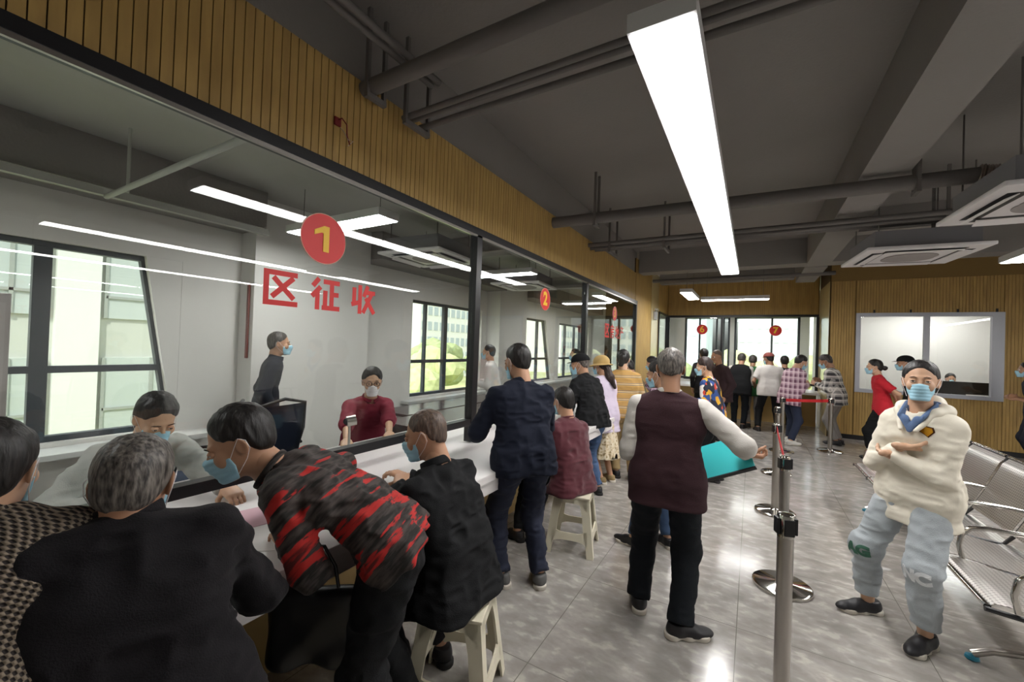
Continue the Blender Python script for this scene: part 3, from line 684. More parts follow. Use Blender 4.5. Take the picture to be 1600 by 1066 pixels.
facade('apartment_tower', -24, -8, 90, 105, -6, 14, mat('tower_blue'), WG, 10, 6, 'bluish apartment block above numeral 6', 'y')
TL = ['lime green tree nearest below the middle windows', 'grey green tree right behind the nearest one below the middle windows', 'lime green tree in front of the bluish apartment block', 'grey green tree at the foot of the tall tower', 'grey green tree at the left behind window six', 'lime green tree between windows six and seven', 'grey green tree in the middle of window seven', 'lime green tree at the right of window seven']
def tree(x, y, h, r, c, label):
    t = empty('leafy_tree', (x, y, -6), 0, label, 'tree', 'trees outside')
    MB().cyl((0, 0, 0), (0, 0, h*.6), .25, .15).build('trunk', mat('bark', '#5b4a3a', .9), t)
    m = MB(); rnd = random.Random(int(x*7+y))
    for k in range(14):
        a = rnd.uniform(0, 6.28); q = rnd.uniform(0, r*.6); z = h*.6+rnd.uniform(-.1, .4)*h
        bmesh.ops.create_icosphere(m.b, subdivisions=2, radius=r*rnd.uniform(.3, .5), matrix=Matrix.Translation((q*math.cos(a), q*math.sin(a), z)))
    for v in m.b.verts: v.co += Vector((rnd.uniform(-1, 1), rnd.uniform(-1, 1), rnd.uniform(-1, 1)))*.12*r*.3
    m.build('crown', c, t, False)
LG = mat('leaf_lime', '#a9b080', .9, vary=.4, vscale=2); LD = mat('leaf_green', '#88946a', .9, vary=.4, vscale=2)
k = 0
for (x, y) in ((-28, 31), (-38, 44), (-52, 50), (-44, 64)):
    tree(x, y, 5.5+(k % 3), 4.6, LD if k % 2 else LG, TL[k]); k += 1
for (x, y) in ((-11, 60), (-1, 56), (8, 62), (17, 57)):
    tree(x, y, 6.0, 5.0, LG if k % 2 else LD, TL[k]); k += 1

# ================================================================ people: signed distance modelling
F32 = np.float32
def A(*v): return np.array(v, dtype=float)
def nrm(v): return v/np.linalg.norm(v)
class G:
    def __init__(s, lo, hi, v):
        s.lo = np.array(lo, float); s.v = v; n = np.maximum(((np.array(hi)-s.lo)/v).astype(int)+2, 4)
        s.x, s.y, s.z = np.meshgrid(*[(s.lo[i]+np.arange(n[i])*v).astype(F32) for i in range(3)], indexing='ij', sparse=True)
def cap(g, a, b, ra, rb=None, flat=None, rb2=None):
    """tapered capsule, optionally flattened: flat=(dir, factor)"""
    rb = ra if rb is None else rb
    x, y, z = g.x-a[0], g.y-a[1], g.z-a[2]; d = np.array(b, float)-np.array(a, float)
    if flat is not None:
        n, f = nrm(np.array(flat[0], float)), 1/flat[1]-1
        q = (x*n[0]+y*n[1]+z*n[2])*f; x = x+q*n[0]; y = y+q*n[1]; z = z+q*n[2]; d = d+n*(d@n)*f
    L = max(d@d, 1e-9); t = np.clip((x*d[0]+y*d[1]+z*d[2])/L, 0, 1)
    x = x-t*d[0]; y = y-t*d[1]; z = z-t*d[2]
    r = np.sqrt(x*x+y*y+z*z)-(ra+(rb-ra)*t)
    return (r*(flat[1]*.5+.5) if flat is not None else r).astype(F32)
def ell(g, c, r, Rm=None):
    x, y, z = g.x-c[0], g.y-c[1], g.z-c[2]
    if Rm is not None: x, y, z = [x*Rm[0, i]+y*Rm[1, i]+z*Rm[2, i] for i in range(3)]
    k0 = np.sqrt((x/r[0])**2+(y/r[1])**2+(z/r[2])**2); k1 = np.sqrt((x/r[0]**2)**2+(y/r[1]**2)**2+(z/r[2]**2)**2)+1e-6
    return (k0*(k0-1)/k1).astype(F32)
def U(k, *ds):
    o = ds[0]
    for d in ds[1:]:
        h = np.maximum(k-np.abs(o-d), 0)/k; o = np.minimum(o, d)-h*h*k*.25
    return o
def Sb(k, a, b):   # a minus b
    b = -b; h = np.maximum(k-np.abs(a-b), 0)/k; return np.maximum(a, b)+h*h*k*.25
def I_(k, a, b): h = np.maximum(k-np.abs(a-b), 0)/k; return np.maximum(a, b)+h*h*k*.25
def plane(g, p, n): n = nrm(np.array(n, float)); return ((g.x-p[0])*n[0]+(g.y-p[1])*n[1]+(g.z-p[2])*n[2]).astype(F32)  # positive on the n side
_LAT = np.random.RandomState(5).rand(32, 32, 32).astype(F32)*2-1
def vnoise(g, s, off=0, axis=None):
    s = np.array(s if hasattr(s, '__len__') else (s,)*3, float)
    X, Y, Z = np.broadcast_arrays(g.x*s[0]+off, g.y*s[1]+off*1.3, g.z*s[2]+off*.7)
    i, j, k = np.floor(X).astype(int), np.floor(Y).astype(int), np.floor(Z).astype(int); u, v, w_ = X-i, Y-j, Z-k
    u, v, w_ = [q*q*(3-2*q) for q in (u, v, w_)]; i0, j0, k0, i1, j1, k1 = i & 31, j & 31, k & 31, (i+1) & 31, (j+1) & 31, (k+1) & 31
    L = _LAT
    return (((L[i0, j0, k0]*(1-u)+L[i1, j0, k0]*u)*(1-v)+(L[i0, j1, k0]*(1-u)+L[i1, j1, k0]*u)*v)*(1-w_)+((L[i0, j0, k1]*(1-u)+L[i1, j0, k1]*u)*(1-v)+(L[i0, j1, k1]*(1-u)+L[i1, j1, k1]*u)*v)*w_).astype(F32)
def nets(S, lo, v):
    S = np.ascontiguousarray(np.broadcast_to(S, S.shape), dtype=F32); s = S < 0
    c = [s[i:s.shape[0]-1+i, j:s.shape[1]-1+j, k:s.shape[2]-1+k] for i in (0, 1) for j in (0, 1) for k in (0, 1)]
    cnt = sum(q.astype(np.int8) for q in c); act = (cnt > 0) & (cnt < 8); idx = np.argwhere(act)
    if len(idx) == 0: return np.zeros((0, 3)), np.zeros((0, 4), int)
    num = -np.ones(act.shape, int); num[act] = np.arange(len(idx))
    acc = np.zeros((len(idx), 3)); n = np.zeros(len(idx))
    cs = [(i, j, k) for i in (0, 1) for j in (0, 1) for k in (0, 1)]
    val = {q: S[idx[:, 0]+q[0], idx[:, 1]+q[1], idx[:, 2]+q[2]] for q in cs}
    for a in cs:
        for ax in range(3):
            if a[ax]: continue
            b = list(a); b[ax] = 1; b = tuple(b); va, vb = val[a], val[b]; m = (va < 0) != (vb < 0)
            t = np.where(m, va/(va-vb+1e-12), 0); p = np.array(a, float)[None, :].repeat(len(idx), 0); p[:, ax] = t
            acc[m] += p[m]; n[m] += 1
    V = (idx+acc/n[:, None])*v+np.array(lo)
    Q = []
    for ax in range(3):
        o = [q for q in range(3) if q != ax]
        sl0 = [slice(1, -1)]*3; sl1 = [slice(1, -1)]*3; sl0[ax] = slice(0, -1); sl1[ax] = slice(1, None)
        s0, s1 = s[tuple(sl0)], s[tuple(sl1)]; e = np.argwhere(s0 != s1)
        if len(e) == 0: continue
        sg = s0[s0 != s1]; base = e.copy(); base[:, o[0]] += 1; base[:, o[1]] += 1
        def cell(d0, d1):
            q = base.copy(); q[:, o[0]] -= d0; q[:, o[1]] -= d1; return num[q[:, 0], q[:, 1], q[:, 2]]
        q = np.stack([cell(1, 1), cell(0, 1), cell(0, 0), cell(1, 0)], 1)
        flip = sg if ax != 1 else ~sg
        q[~flip] = q[~flip][:, ::-1]; Q.append(q)
    return V, np.concatenate(Q)
def to_mesh(name, parts, m, parent, smooth=True):
    V = []; Q = []; o = 0
    for v, q in parts:
        if len(v) == 0: continue
        V.append(v); Q.append(q+o); o += len(v)
    V = np.concatenate(V); Q = np.concatenate(Q)
    me = bpy.data.meshes.new(name); me.vertices.add(len(V)); me.vertices.foreach_set('co', V.astype(F32).ravel())
    me.loops.add(Q.size); me.loops.foreach_set('vertex_index', Q.ravel().astype(np.int32))
    me.polygons.add(len(Q)); me.polygons.foreach_set('loop_start', np.arange(0, Q.size, 4, dtype=np.int32))
    me.update(calc_edges=True); me.validate()
    return link(name, me, m, parent, smooth)
def Rz(a): c, s = math.cos(a), math.sin(a); return A([c, -s, 0], [s, c, 0], [0, 0, 1])
def Rx(a): c, s = math.cos(a), math.sin(a); return A([1, 0, 0], [0, c, -s], [0, s, c])
def Ry(a): c, s = math.cos(a), math.sin(a); return A([c, 0, s], [0, 1, 0], [-s, 0, c])

SKIN = mat('skin', '#b98d70', .5, vary=.06, vscale=20); SKINP = mat('skin_pale', '#c9a083', .5, vary=.05, vscale=20); SKIND = mat('skin_tan', '#a67a5e', .5, vary=.06, vscale=20)
MASKB = mat('mask_blue', '#a2cfe2', .75, bump=.1, bscale=300); MASKW = mat('mask_white', '#e8e4e6', .8)
def hair_mat(name, c1, c2, bald=False):
    t = NT(name, .5); v = t.mapping((1, 1, .25)); n = t.noise(v, 120, 2); t.color(t.ramp(n, [(.35, c1), (.7, c2)])); t.bump(n, .6, .004); return t.m
H_BLACK = hair_mat('hair_black', '#0d0b0b', '#241f1d'); H_GREY = hair_mat('hair_grey', '#2a2523', '#7d766f'); H_SALT = hair_mat('hair_salt', '#1d1a19', '#5d5650'); H_BROWN = hair_mat('hair_brown', '#1c1210', '#43302a')
H_STUB = hair_mat('hair_stubble', '#4a3d36', '#6d5a4d')

HEADB = ((-.11, -.13, -.15), (.11, .135, .14))
def head_base(g):
    d = U(.03, ell(g, (0, -.014, .030), (.072, .092, .086)), ell(g, (0, .020, -.038), (.056, .066, .078)))
    d = U(.02, d, cap(g, (-.012, .058, -.098), (.012, .058, -.098), .02))
    return d
def head_sdf(g, fine=True):
    d = head_base(g)
    d = U(.03, d, cap(g, (0, -.03, -.03), (0, -.045, -.16), .052, .056))
    for s in (-1, 1):
        d = U(.02, d, ell(g, (s*.036, .062, -.028), (.024, .02, .024)))       # cheeks
    d = U(.016, d, cap(g, (-.034, .077, .020), (.034, .077, .020), .009))
    for s in (-1, 1): d = Sb(.014, d, ell(g, (s*.031, .097, .001), (.017, .016, .011)))
    d = U(.010, d, cap(g, (0, .083, .008), (0, .104, -.028), .0065, .0105))
    for s in (-1, 1): d = U(.006, d, ell(g, (s*.012, .093, -.031), (.008, .009, .007)))
    if fine:
        d = U(.006, d, cap(g, (-.016, .081, -.055), (.016, .081, -.055), .0055)); d = U(.005, d, cap(g, (-.013, .080, -.064), (.013, .080, -.064), .006))
    for s in (-1, 1):
        Rm = Rz(s*.35)@Ry(s*.1)
        e = ell(g, (s*.075, -.012, -.006), (.008, .019, .031), Rm)
        if fine: e = Sb(.006, e, ell(g, (s*.083, -.008, -.004), (.007, .011, .019), Rm))
        d = U(.008, d, e)
    return d
def hairline(g, style):
    ys = np.array([-.12, -.09, -.05, -.02, .005, .03, .06, .085]);
    zs = {'short': [-.085, -.078, -.055, -.015, .014, .030, .056, .072], 'crop': [-.06, -.055, -.03, .0, .02, .035, .058, .074], 'long': [-.10, -.10, -.06, -.02, .004, .03, .062, .084],
          'bald': [-.05, -.045, -.02, .01, .025, .055, .10, .12]}[style]
    return np.interp(g.y, ys, zs).astype(F32)
def hair_sdf(g, style='short', t=.013, seed=0):
    base = U(.03, ell(g, (0, -.018, .034), (.0735+t*.8, .093+t*.8, .084+t*1.25)), ell(g, (0, -.045, -.03), (.056+t*.6, .053+t*.5, .062)))
    hl = hairline(g, style)+np.clip((g.y-.02)/.03, 0, 1)*(.008-8*g.x**2)*(0 if style == 'bald' else 1); base = base+vnoise(g, (80, 80, 18), seed)*.003+vnoise(g, (26, 26, 14), seed+3)*.0025+.014*np.exp(-np.clip(g.z-hl, 0, 1)/.02)*min(1, t/.012)
    cut = hl-g.z+0*g.x+vnoise(g, (60, 60, 60), seed)*.011
    return I_(.012, base, cut*.8)
def xf(parts, Rm, p): return [(v@Rm.T+p if len(v) else v, q) for v, q in parts]

def finger_chain(g, base, d, n, L, r, curl, spread=0):
    """three phalanges curling from direction d towards n"""
    out = None; p = np.array(base, float); a = 0
    for i, f in enumerate((.45, .30, .25)):
        a += curl*(.75 if i == 0 else 1.0); dd = d*math.cos(a)+n*math.sin(a); q = p+dd*L*f
        c = cap(g, p, q, r*(1-.1*i), r*(.9-.1*i)); out = c if out is None else U(.004, out, c); p = q
    return out
def hand_mesh(wrist, d, palm, side, s=1.0, curl=.5, v=.0035, thumb=.5, forearm=None, rf=.026):
    """d: hand direction, palm: palm normal, side: +1 if the thumb lies towards cross(d,palm)"""
    d = nrm(d); palm = nrm(palm-d*(palm@d)); th = np.cross(d, palm)*side
    # work in hand frame: x=th, y=d, z=palm
    g = G((-.10, -.09, -.06), (.10, .20, .12), v/s)
    D = cap(g, (0, -.035, 0), (0, .01, 0), rf/s*.95, .024, flat=((0, 0, 1), .78))
    P = U(.02, cap(g, (.022, .03, 0), (.026, .085, 0), .019, .016, flat=((0, 0, 1), .75)), cap(g, (-.022, .03, 0), (-.026, .078, 0), .019, .015, flat=((0, 0, 1), .75)), cap(g, (0, .03, 0), (0, .085, 0), .019, .016, flat=((0, 0, 1), .75)))
    D = U(.02, D, P)
    Fg = None
    for x, y, L, r, sp in ((.029, .088, .070, .0088, .06), (.010, .092, .079, .0090, .01), (-.009, .090, .073, .0086, -.04), (-.027, .082, .058, .0076, -.10)):
        f = finger_chain(g, (x, y, 0), nrm(A(sp, 1, 0)), A(0, 0, 1), L, r, curl); Fg = f if Fg is None else U(.0015, Fg, f)
    D = U(.007, D, Fg)
    td = nrm(A(.75, .65, .25+thumb*.5)); p0 = A(.024, .022, .006); p1 = p0+td*.042; p2 = p1+nrm(A(.35, .9, .3+thumb))*.032; p3 = p2+nrm(A(.1, .9, .4+thumb))*.026
    D = U(.008, D, cap(g, p0, p1, .0135, .0105), cap(g, p1, p2, .0105, .0092), cap(g, p2, p3, .0092, .0072))
    V, Q = nets(D, g.lo, g.v)
    Rm = np.stack([th, d, palm], 1)*s
    if np.linalg.det(Rm) < 0: Q = Q[:, ::-1]
    return V@Rm.T+wrist, Q
def ik(a, t, l1, l2, pole):
    d = t-a; L = min(np.linalg.norm(d), (l1+l2)*.999); u = nrm(d); c = (l1*l1+L*L-l2*l2)/(2*l1*L); c = max(-1, min(1, c))
    p = np.array(pole, float); p = p-u*(p@u); p = nrm(p); return a+u*l1*c+p*l1*math.sqrt(max(0, 1-c*c)), a+u*L

def shoe(name, ank, yaw, s, msh, msole, root, hi=False, v=.006, heel=False):
    R3 = Rz(yaw); g = G((-.06, -.10, -.01), (.06, .22, .13), v)
    d = U(.04, ell(g, (0, -.03, .045), (.037, .05, .045)), ell(g, (0, .10, .028), (.046, .095, .034)), cap(g, (0, -.02, .05), (0, .06, .05), .036, .034))
    d = U(.03, d, cap(g, (0, -.015, .06), (0, -.02, .085 if not hi else .12), .036, .036))
    d = I_(.01, d, .012-g.z+0*g.x); d = d+vnoise(g, 45, 2)*.0012
    zt = g.z-(.088 if not hi else .125); d = I_(.006, d, zt+0*g.x+0*g.y)
    up = xf([nets(d, g.lo, g.v)], R3*s, A(ank[0], ank[1], 0)+0*ank)
    o = to_mesh(name, up, msh, root)
    th = .024
    e = U(.05, cap(g, (0, -.045, .012), (0, .02, .012), .040, .036, flat=((0, 0, 1), .3)), cap(g, (0, .05, .012), (0, .125, .012), .044, .046, flat=((0, 0, 1), .3)))
    e2 = np.sqrt(0*g.x+0*g.y+0*g.z)
    e = U(.03, _cyl2(g, (0, -.045), .045), _cyl2(g, (0, .12), .052), _cyl2(g, (.002, .04), .045)); e = I_(.006, e, np.abs(g.z-.015)+0*g.x-.015)
    sl = xf([nets(e, g.lo, g.v)], R3*s, A(ank[0], ank[1], 0)); to_mesh('sole', sl, msole, o)
    if heel is False:
        pts = []
        for i in range(4):
            a, b_ = R3@A(-.018, .03+.022*i, .083-.009*i)*s, R3@A(.018, .036+.022*i, .083-.009*i)*s
            pts.append((a+A(ank[0], ank[1], 0), b_+A(ank[0], ank[1], 0)))
        if v <= .006:
            m = MB()
            for a, b_ in pts: m.tube([a, (a+b_)/2+A(0, 0, .003), b_], .0028, 6)
            m.build('laces', msole if name == 'sneaker' else msh, o)
    return o
def _cyl2(g, c, r): return (np.sqrt((g.x-c[0])**2+(g.y-c[1])**2)-r+0*g.z).astype(F32)

SH_BLACK = mat('shoe_black', '#17161a', .5); SH_GREY = mat('shoe_grey', '#5c5b5a', .7); SO_W = mat('sole_pale', '#c9c2b6', .7); SO_B = mat('sole_black', '#1a1818', .7); SH_WHITE = mat('shoe_white', '#d8d5d0', .6)

WP = []
def person(label, loc, yaw, H=1.64, top=None, legs=None, topm=None, legm=None, lean=4, curve=4, side=0, seat=None, head=(0, 0, 0), hands=None, feet=None, hair=('short', .013, None), skin=None,
           mask=MASKB, cap_=None, loose=.012, hem=.09, sleeve='long', collar=None, collm=None, shoes=('shoe', None, None), wide=1.0, shrug=0, far=False, elbow=None, build_legs=True,
           glasses=False, sleevem=None, skirt=None, legloose=.012, group=None, undersleeve=None, curl=.5, cut=.055, nk=1.0, baggy=0, thick=.77, slv=1.0, vest=False, rough=.004, zoff=0, footyaw=(12, -12), knee=None, handdir=None, palmdir=None, sitpz=None, eyes=True, tuck=False):
    root = empty('person', (loc[0], loc[1], zoff), R_(yaw), label, 'person', group)
    skin = skin or SKIN; s = H/1.65
    v = .015 if far else .0078
    W2L = lambda p: Rz(-R_(yaw))@(np.array(p, float)-A(loc[0], loc[1], zoff))
    pz = (sitpz if sitpz else seat+.085*s) if seat else .525*H-.012*H
    P = A(0, 0, pz); rt = A(1, 0, 0)
    def dr(deg, sd=0): a = R_(deg); b = R_(sd); return nrm(A(math.sin(b), math.sin(a)*math.cos(b), math.cos(a)*math.cos(b)))
    d0, d1, d2 = dr(lean, side), dr(lean+curve, side), dr(lean+curve*2, side)
    Wp = P+d0*.085*H; C = Wp+d1*.115*H; N = C+d2*.105*H
    hy, hp, hr = [R_(q) for q in head]
    dn = dr((lean+curve*2)*.6+math.degrees(hp)*-.35+8, side)
    HR = Rz(hy)@Rx(hp)@Ry(hr)
    Hc = N+dn*.052*H*nk+HR@A(0, .015, .078)*s
    fwd = np.cross(A(0, 0, 1), rt); fd = nrm(np.cross(d2, rt))
    fd0 = nrm(np.cross(d0, rt))
    sw = .099*H*wide
    Sh = {k: N-d2*.042*H+rt*k*sw*math.cos(R_(side))+A(0, 0, shrug*H) for k in (-1, 1)}
    L1, L2 = .175*H, .155*H
    hands = hands or {}; Wr = {}; El = {}
    for k in (-1, 1):
        t = hands.get(k)
        if t is None: t = P+A(k*(.12*H*wide+.03), .03, -.02*H)+fwd*.0
        elif len(t) == 3 and not isinstance(t, tuple): t = W2L(t)
        else: t = np.array(t, float)
        pole = (elbow or {}).get(k, (k*.5, -1, -.3)); El[k], Wr[k] = ik(Sh[k], t, L1, L2, A(*pole))
    # legs
    hipw = .055*H*wide; Hp = {k: P+rt*k*hipw-A(0, 0, .015*H) for k in (-1, 1)}; T1, T2 = .243*H, .235*H; Kn = {}; An = {}
    for i, k in enumerate((-1, 1)):
        t = (feet or {}).get(k)
        if t is None: t = A(k*.085, -.02, 0) if not seat else A(k*.10, .36, 0)
        elif not isinstance(t, tuple): t = W2L(t)
        else: t = A(*t, 0) if len(t) == 2 else A(*t)
        t = np.array(t, float); t[2] = t[2]+.075*s if len(t) > 2 else .075*s
        pole = (knee or {}).get(k, (k*.12, 1, 0.2)); Kn[k], An[k] = ik(Hp[k], t, T1, T2, A(*pole))
        if np.linalg.norm(An[k]-t) > .01: An[k] = t
    # ---- body (skin): torso, limbs, head, hands joined in one mesh
    vb = .02 if far else .013
    allp = np.array([P, N, Hc]+list(Sh.values())+list(El.values())+list(Wr.values())+list(Kn.values())+list(An.values()))
    lo, hi = allp.min(0)-.14, allp.max(0)+.14
    g = G(lo, hi, vb); fl = (fd, .70); fl0 = (fd0, .80)
    D = U(.05, cap(g, P-rt*.035*H, P+rt*.035*H, .062*H), cap(g, Wp-rt*.03*H, Wp+rt*.03*H, .052*H, flat=fl), cap(g, C-rt*.045*H, C+rt*.045*H, .06*H, flat=fl), cap(g, Sh[-1], Sh[1], .02*H))
    D = U(.03, D, cap(g, N-d2*.02*H, Hc-HR@A(0, .03, .06)*s, .032*H, .03*H))
    for k in (-1, 1):
        D = U(.03, D, U(.02, cap(g, Sh[k], El[k], .022*H, .020*H), cap(g, El[k], Wr[k], .021*H, .0145*H)))
        D = U(.03, D, U(.02, cap(g, Hp[k], Kn[k], .045*H, .030*H), cap(g, Kn[k], An[k], .030*H, .021*H)))
    parts = [nets(D, g.lo, g.v)]
    hv = .0065 if far else .0042
    g = G(HEADB[0], HEADB[1], hv); parts += xf([nets(head_sdf(g, not far), g.lo, g.v)], HR*s, Hc)
    for k in (-1, 1):
        dd = Wr[k]-El[k]; dd = nrm(dd); hd = (handdir or {}).get(k); hd = dd if hd is None else nrm(A(*hd))
        pl = (palmdir or {}).get(k, (-k*.8, -.1, -.3)); pl = A(*pl)
        if abs(nrm(pl)@hd) > .9: pl = pl+A(0, .5, .3)
        # thumb on the correct side
        th = np.cross(hd, nrm(pl-hd*(pl@hd))); side_ = k
        parts.append(hand_mesh(Wr[k], hd, pl, side_, s, (curl if not isinstance(curl, dict) else curl.get(k, .5)), .006 if far else .0038, rf=.0150*H/s if False else .024))
    body = to_mesh('body', parts, skin, root)
    # ---- hair
    if hair:
        st, t, hm = hair[:3]; hm = hm or H_BLACK; g = G((-.115, -.22, -.15), (.115, .13, .16), hv*1.0)
        D = hair_sdf(g, st, t, seed=abs(hash(label)) % 7 if False else len(label) % 7)
        for e in hair[3:]:
            a, b, ra, rb = e; D = U(.012, D, cap(g, a, b, ra, rb)+vnoise(g, (50, 50, 20), 3)*.005) if a[1] > -.14 and b[2] > -.14 else D
        ho = to_mesh('hair', xf([nets(D, g.lo, g.v)], HR*s, Hc), hm, root)
        ex = [e for e in hair[3:] if not (e[0][1] > -.14 and e[1][2] > -.14)]
        if ex:
            pts = np.array([p for e in ex for p in e[:2]]); g = G(pts.min(0)-.07, pts.max(0)+.07, hv*1.3); D = None
            for a, b, ra, rb in ex: c = cap(g, a, b, ra, rb); D = c if D is None else U(.03, D, c)
            D = D+vnoise(g, (70, 70, 18), 3)*.006
            to_mesh('ponytail', xf([nets(D, g.lo, g.v)], HR*s, Hc), hm, root)
    # ---- face bits
    if eyes:
        for k in (-1, 1):
            b = MB(); bmesh.ops.create_uvsphere(b.b, u_segments=16, v_segments=10, radius=.0118*s, matrix=Matrix.Translation(Vector(Hc+HR@A(k*.031, .0795, .001)*s)))
            e = b.build('eye', mat('eye_white', '#cfc8c0', .25), root, True)
            b = MB(); c = Hc+HR@A(k*.031, .0905, .001)*s; q = HR@A(0, .0025, 0)*s; b.cyl(c-q, c+q*.2, .0056*s, n=16); b.build('iris', mat('iris_dark', '#1a100b', .2), e, True)
        if not far:
            b = MB()
            for k in (-1, 1): b.tube([Hc+HR@A(k*x, y, z)*s for x, y, z in ((.013, .090, .021), (.026, .092, .026), (.040, .086, .024), (.048, .078, .018))], [.0014*s, .0022*s, .002*s, .0008*s], 6)
            b.build('eyebrows', mat('brow', '#221a17', .8), root, True)
            for k in (-1, 1):
                g = G((-.03+k*.031, .055, -.02), (.03+k*.031, .11, .03), .0022)
                lid = Sb(.001, ell(g, (k*.031, .0795, .001), (.0142, .0142, .0138)), np.maximum(np.abs(g.z+.0005)-.0056-(.0+0*g.y)+np.abs(g.x-k*.031)*.28, .082-g.y)+0*g.z)
                to_mesh('eyelid', xf([nets(lid, g.lo, g.v)], HR*s, Hc), skin, root)
    if mask:
        g = G((-.085, -.02, -.14), (.085, .135, .03), .0045 if far else .0032)
        f = U(.04, head_base(g), cap(g, (0, .083, .0), (0, .102, -.028), .008, .012), cap(g, (0, .088, -.06), (0, .07, -.1), .012, .02))-.006
        if not far: f = f+np.sin(g.z*330+0*g.x)*.0009*np.clip((.06-np.abs(g.x))*40, 0, 1)
        top_ = g.z-(-.012-.25*np.abs(g.x)+.0)-.0*g.y; bot = -(g.z+.112-.0*g.y+0*g.x)
        sidec = .030-g.y+np.abs(g.z+.06)*.18+0*g.x
        D = I_(.004, I_(.004, I_(.004, f, top_+0*f), bot+0*f), sidec+0*f)
        mo = to_mesh('face_mask', xf([nets(D, g.lo, g.v)], HR*s, Hc), mask, root)
        for k in (-1, 1):
            b = MB(); b.tube([Hc+HR@A(k*x, y, z)*s for x, y, z in ((.066, .034, -.030), (.076, .01, .0), (.086, -.012, .026), (.089, -.03, .012), (.084, -.032, -.018), (.072, -.01, -.05), (.058, .034, -.092))], .0011, 5); b.build('ear_loop', MASKW, mo)
    if glasses:
        b = MB()
        for k in (-1, 1):
            b.tube([Hc+HR@A(k*.031+.024*math.cos(q), .107-.0*math.cos(q), -.001+.018*math.sin(q))*s for q in np.linspace(0, 2*math.pi, 20)[:-1]], .0026, 6, True)
            b.tube([Hc+HR@A(k*x, y, z)*s for x, y, z in ((.055, .105, .003), (.075, .06, .006), (.088, -.01, .012))], .0016, 6)
        b.tube([Hc+HR@A(x, .109, .003)*s for x in (-.008, 0, .008)], .0018, 6); b.build('glasses', M_PLBLK, root, True)
    if cap_:
        kind, cm, bm2 = cap_
        g = G((-.19, -.19, -.03), (.19, .21, .16), .005 if not far else .007)
        if kind == 'cap':
            D = ell(g, (0, -.016, .045), (.094, .112, .090)); D = I_(.006, D, (.038-.0*g.y)-g.z+0*D); D = D+vnoise(g, 25, 1)*.002
            to_mesh('cap_crown', xf([nets(D, g.lo, g.v)], HR*s, Hc), cm, root)
            br = ell(g, (0, .105, .046), (.078, .082, .02)); br = I_(.004, br, np.abs(g.z-.040+.9*(g.y-.1)**2*3+g.x**2*5)-.003); br = np.maximum(br, .06-g.y+0*br)
            to_mesh('cap_brim', xf([nets(br, g.lo, g.v)], HR*s, Hc), bm2 or cm, root)
        else:
            D = ell(g, (0, -.02, .045), (.10, .115, .095)); D = I_(.006, D, .02-g.z+0*D)
            br = I_(.004, U(.03, ell(g, (0, -.01, .025), (.155, .17, .09)), D), np.abs(g.z-.03+np.sqrt(g.x**2+(g.y+.01)**2)*.32-.02)-.0045+0*D); D = U(.012, D, br)
            D = D+vnoise(g, 18, 4)*.003
            to_mesh('hat', xf([nets(D, g.lo, g.v)], HR*s, Hc), cm, root)
    # ---- top garment
    o_ = loose
    hemp = P-d0*hem*H if not seat else P-A(0, 0, min(hem, .06)*H)
    pts = np.array([hemp, P, C, N]+list(Sh.values())+list(El.values())+list(Wr.values())); lo, hi = pts.min(0)-.17, pts.max(0)+.17
    g = G(lo, hi, v)
    fl = (fd, thick-.03); fl0 = (fd0, thick+.03)
    T = U(.07, cap(g, C-rt*.050*H*wide, C+rt*.050*H*wide, .064*H+o_, flat=fl), cap(g, Wp-rt*.040*H*wide, Wp+rt*.040*H*wide, .060*H+o_*1.3, flat=fl0), cap(g, P-rt*.042*H*wide, P+rt*.042*H*wide, .066*H+o_*1.3, flat=fl0))
    if not seat and hem > .03: T = U(.05, T, cap(g, P-rt*.045*H*wide, P+rt*.045*H*wide, .064*H+o_*1.4, flat=fl0)); T = U(.04, T, cap(g, hemp-rt*.045*H*wide, hemp+rt*.045*H*wide, .068*H+o_*1.5, flat=fl0))
    if seat: T = U(.05, T, cap(g, hemp-rt*.055*H*wide, hemp+rt*.055*H*wide, .074*H+o_*1.5, flat=(A(0, 1, 0), .95)))
    up_ = U(.05, cap(g, Sh[-1]*.93+Sh[1]*.07, Sh[1]*.93+Sh[-1]*.07, .027*H+o_*.7), cap(g, N-d2*.04*H, N-d2*.002*H, .045*H+o_*.4, .034*H+o_*.2), cap(g, N-d2*.02*H-rt*.05*H, N-d2*.02*H+rt*.05*H, .026*H+o_*.3))
    T = U(.07, T, up_)
    hn = -d0 if not seat else A(0, 0, -1)
    T = I_(.01, T, plane(g, hemp, hn)+0*T)
    SL = None
    if sleeve != 'none':
        for k in (-1, 1):
            r1, r2, r3 = .030*H+o_*.75, .025*H+o_*.8, .0175*H+o_*.65
            if sleeve == 'short':
                q = Sh[k]+(El[k]-Sh[k])*.75; c = I_(.006, cap(g, Sh[k], q+(El[k]-Sh[k])*.3, r1, r2), plane(g, q, El[k]-Sh[k])); 
            else:
                q = El[k]+(Wr[k]-El[k])*(slv if sleeve == 'long' else .3)
                c = U(.03, cap(g, Sh[k], El[k], r1, r2), cap(g, El[k], q+(Wr[k]-El[k])*.1, r2, r3)); c = np.where(plane(g, El[k]+(Wr[k]-El[k])*.35, Wr[k]-El[k]) > 0, I_(.008, c, plane(g, q, Wr[k]-El[k])), c)
            SL = c if SL is None else np.minimum(SL, c)
    def folds(D, amp=rough):
        n1 = vnoise(g, (10, 10, 9), 1.7); n2 = vnoise(g, (16, 16, 34), 4.1)
        return D+np.abs(n1)*amp*1.8-amp*.6+np.abs(n2)*amp*1.0+vnoise(g, (5, 5, 5), 9.3)*amp*.8
    neckcut = cap(g, N+d2*.0*H+fd*.01, N+dn*.08*H, .034*H, .04*H)
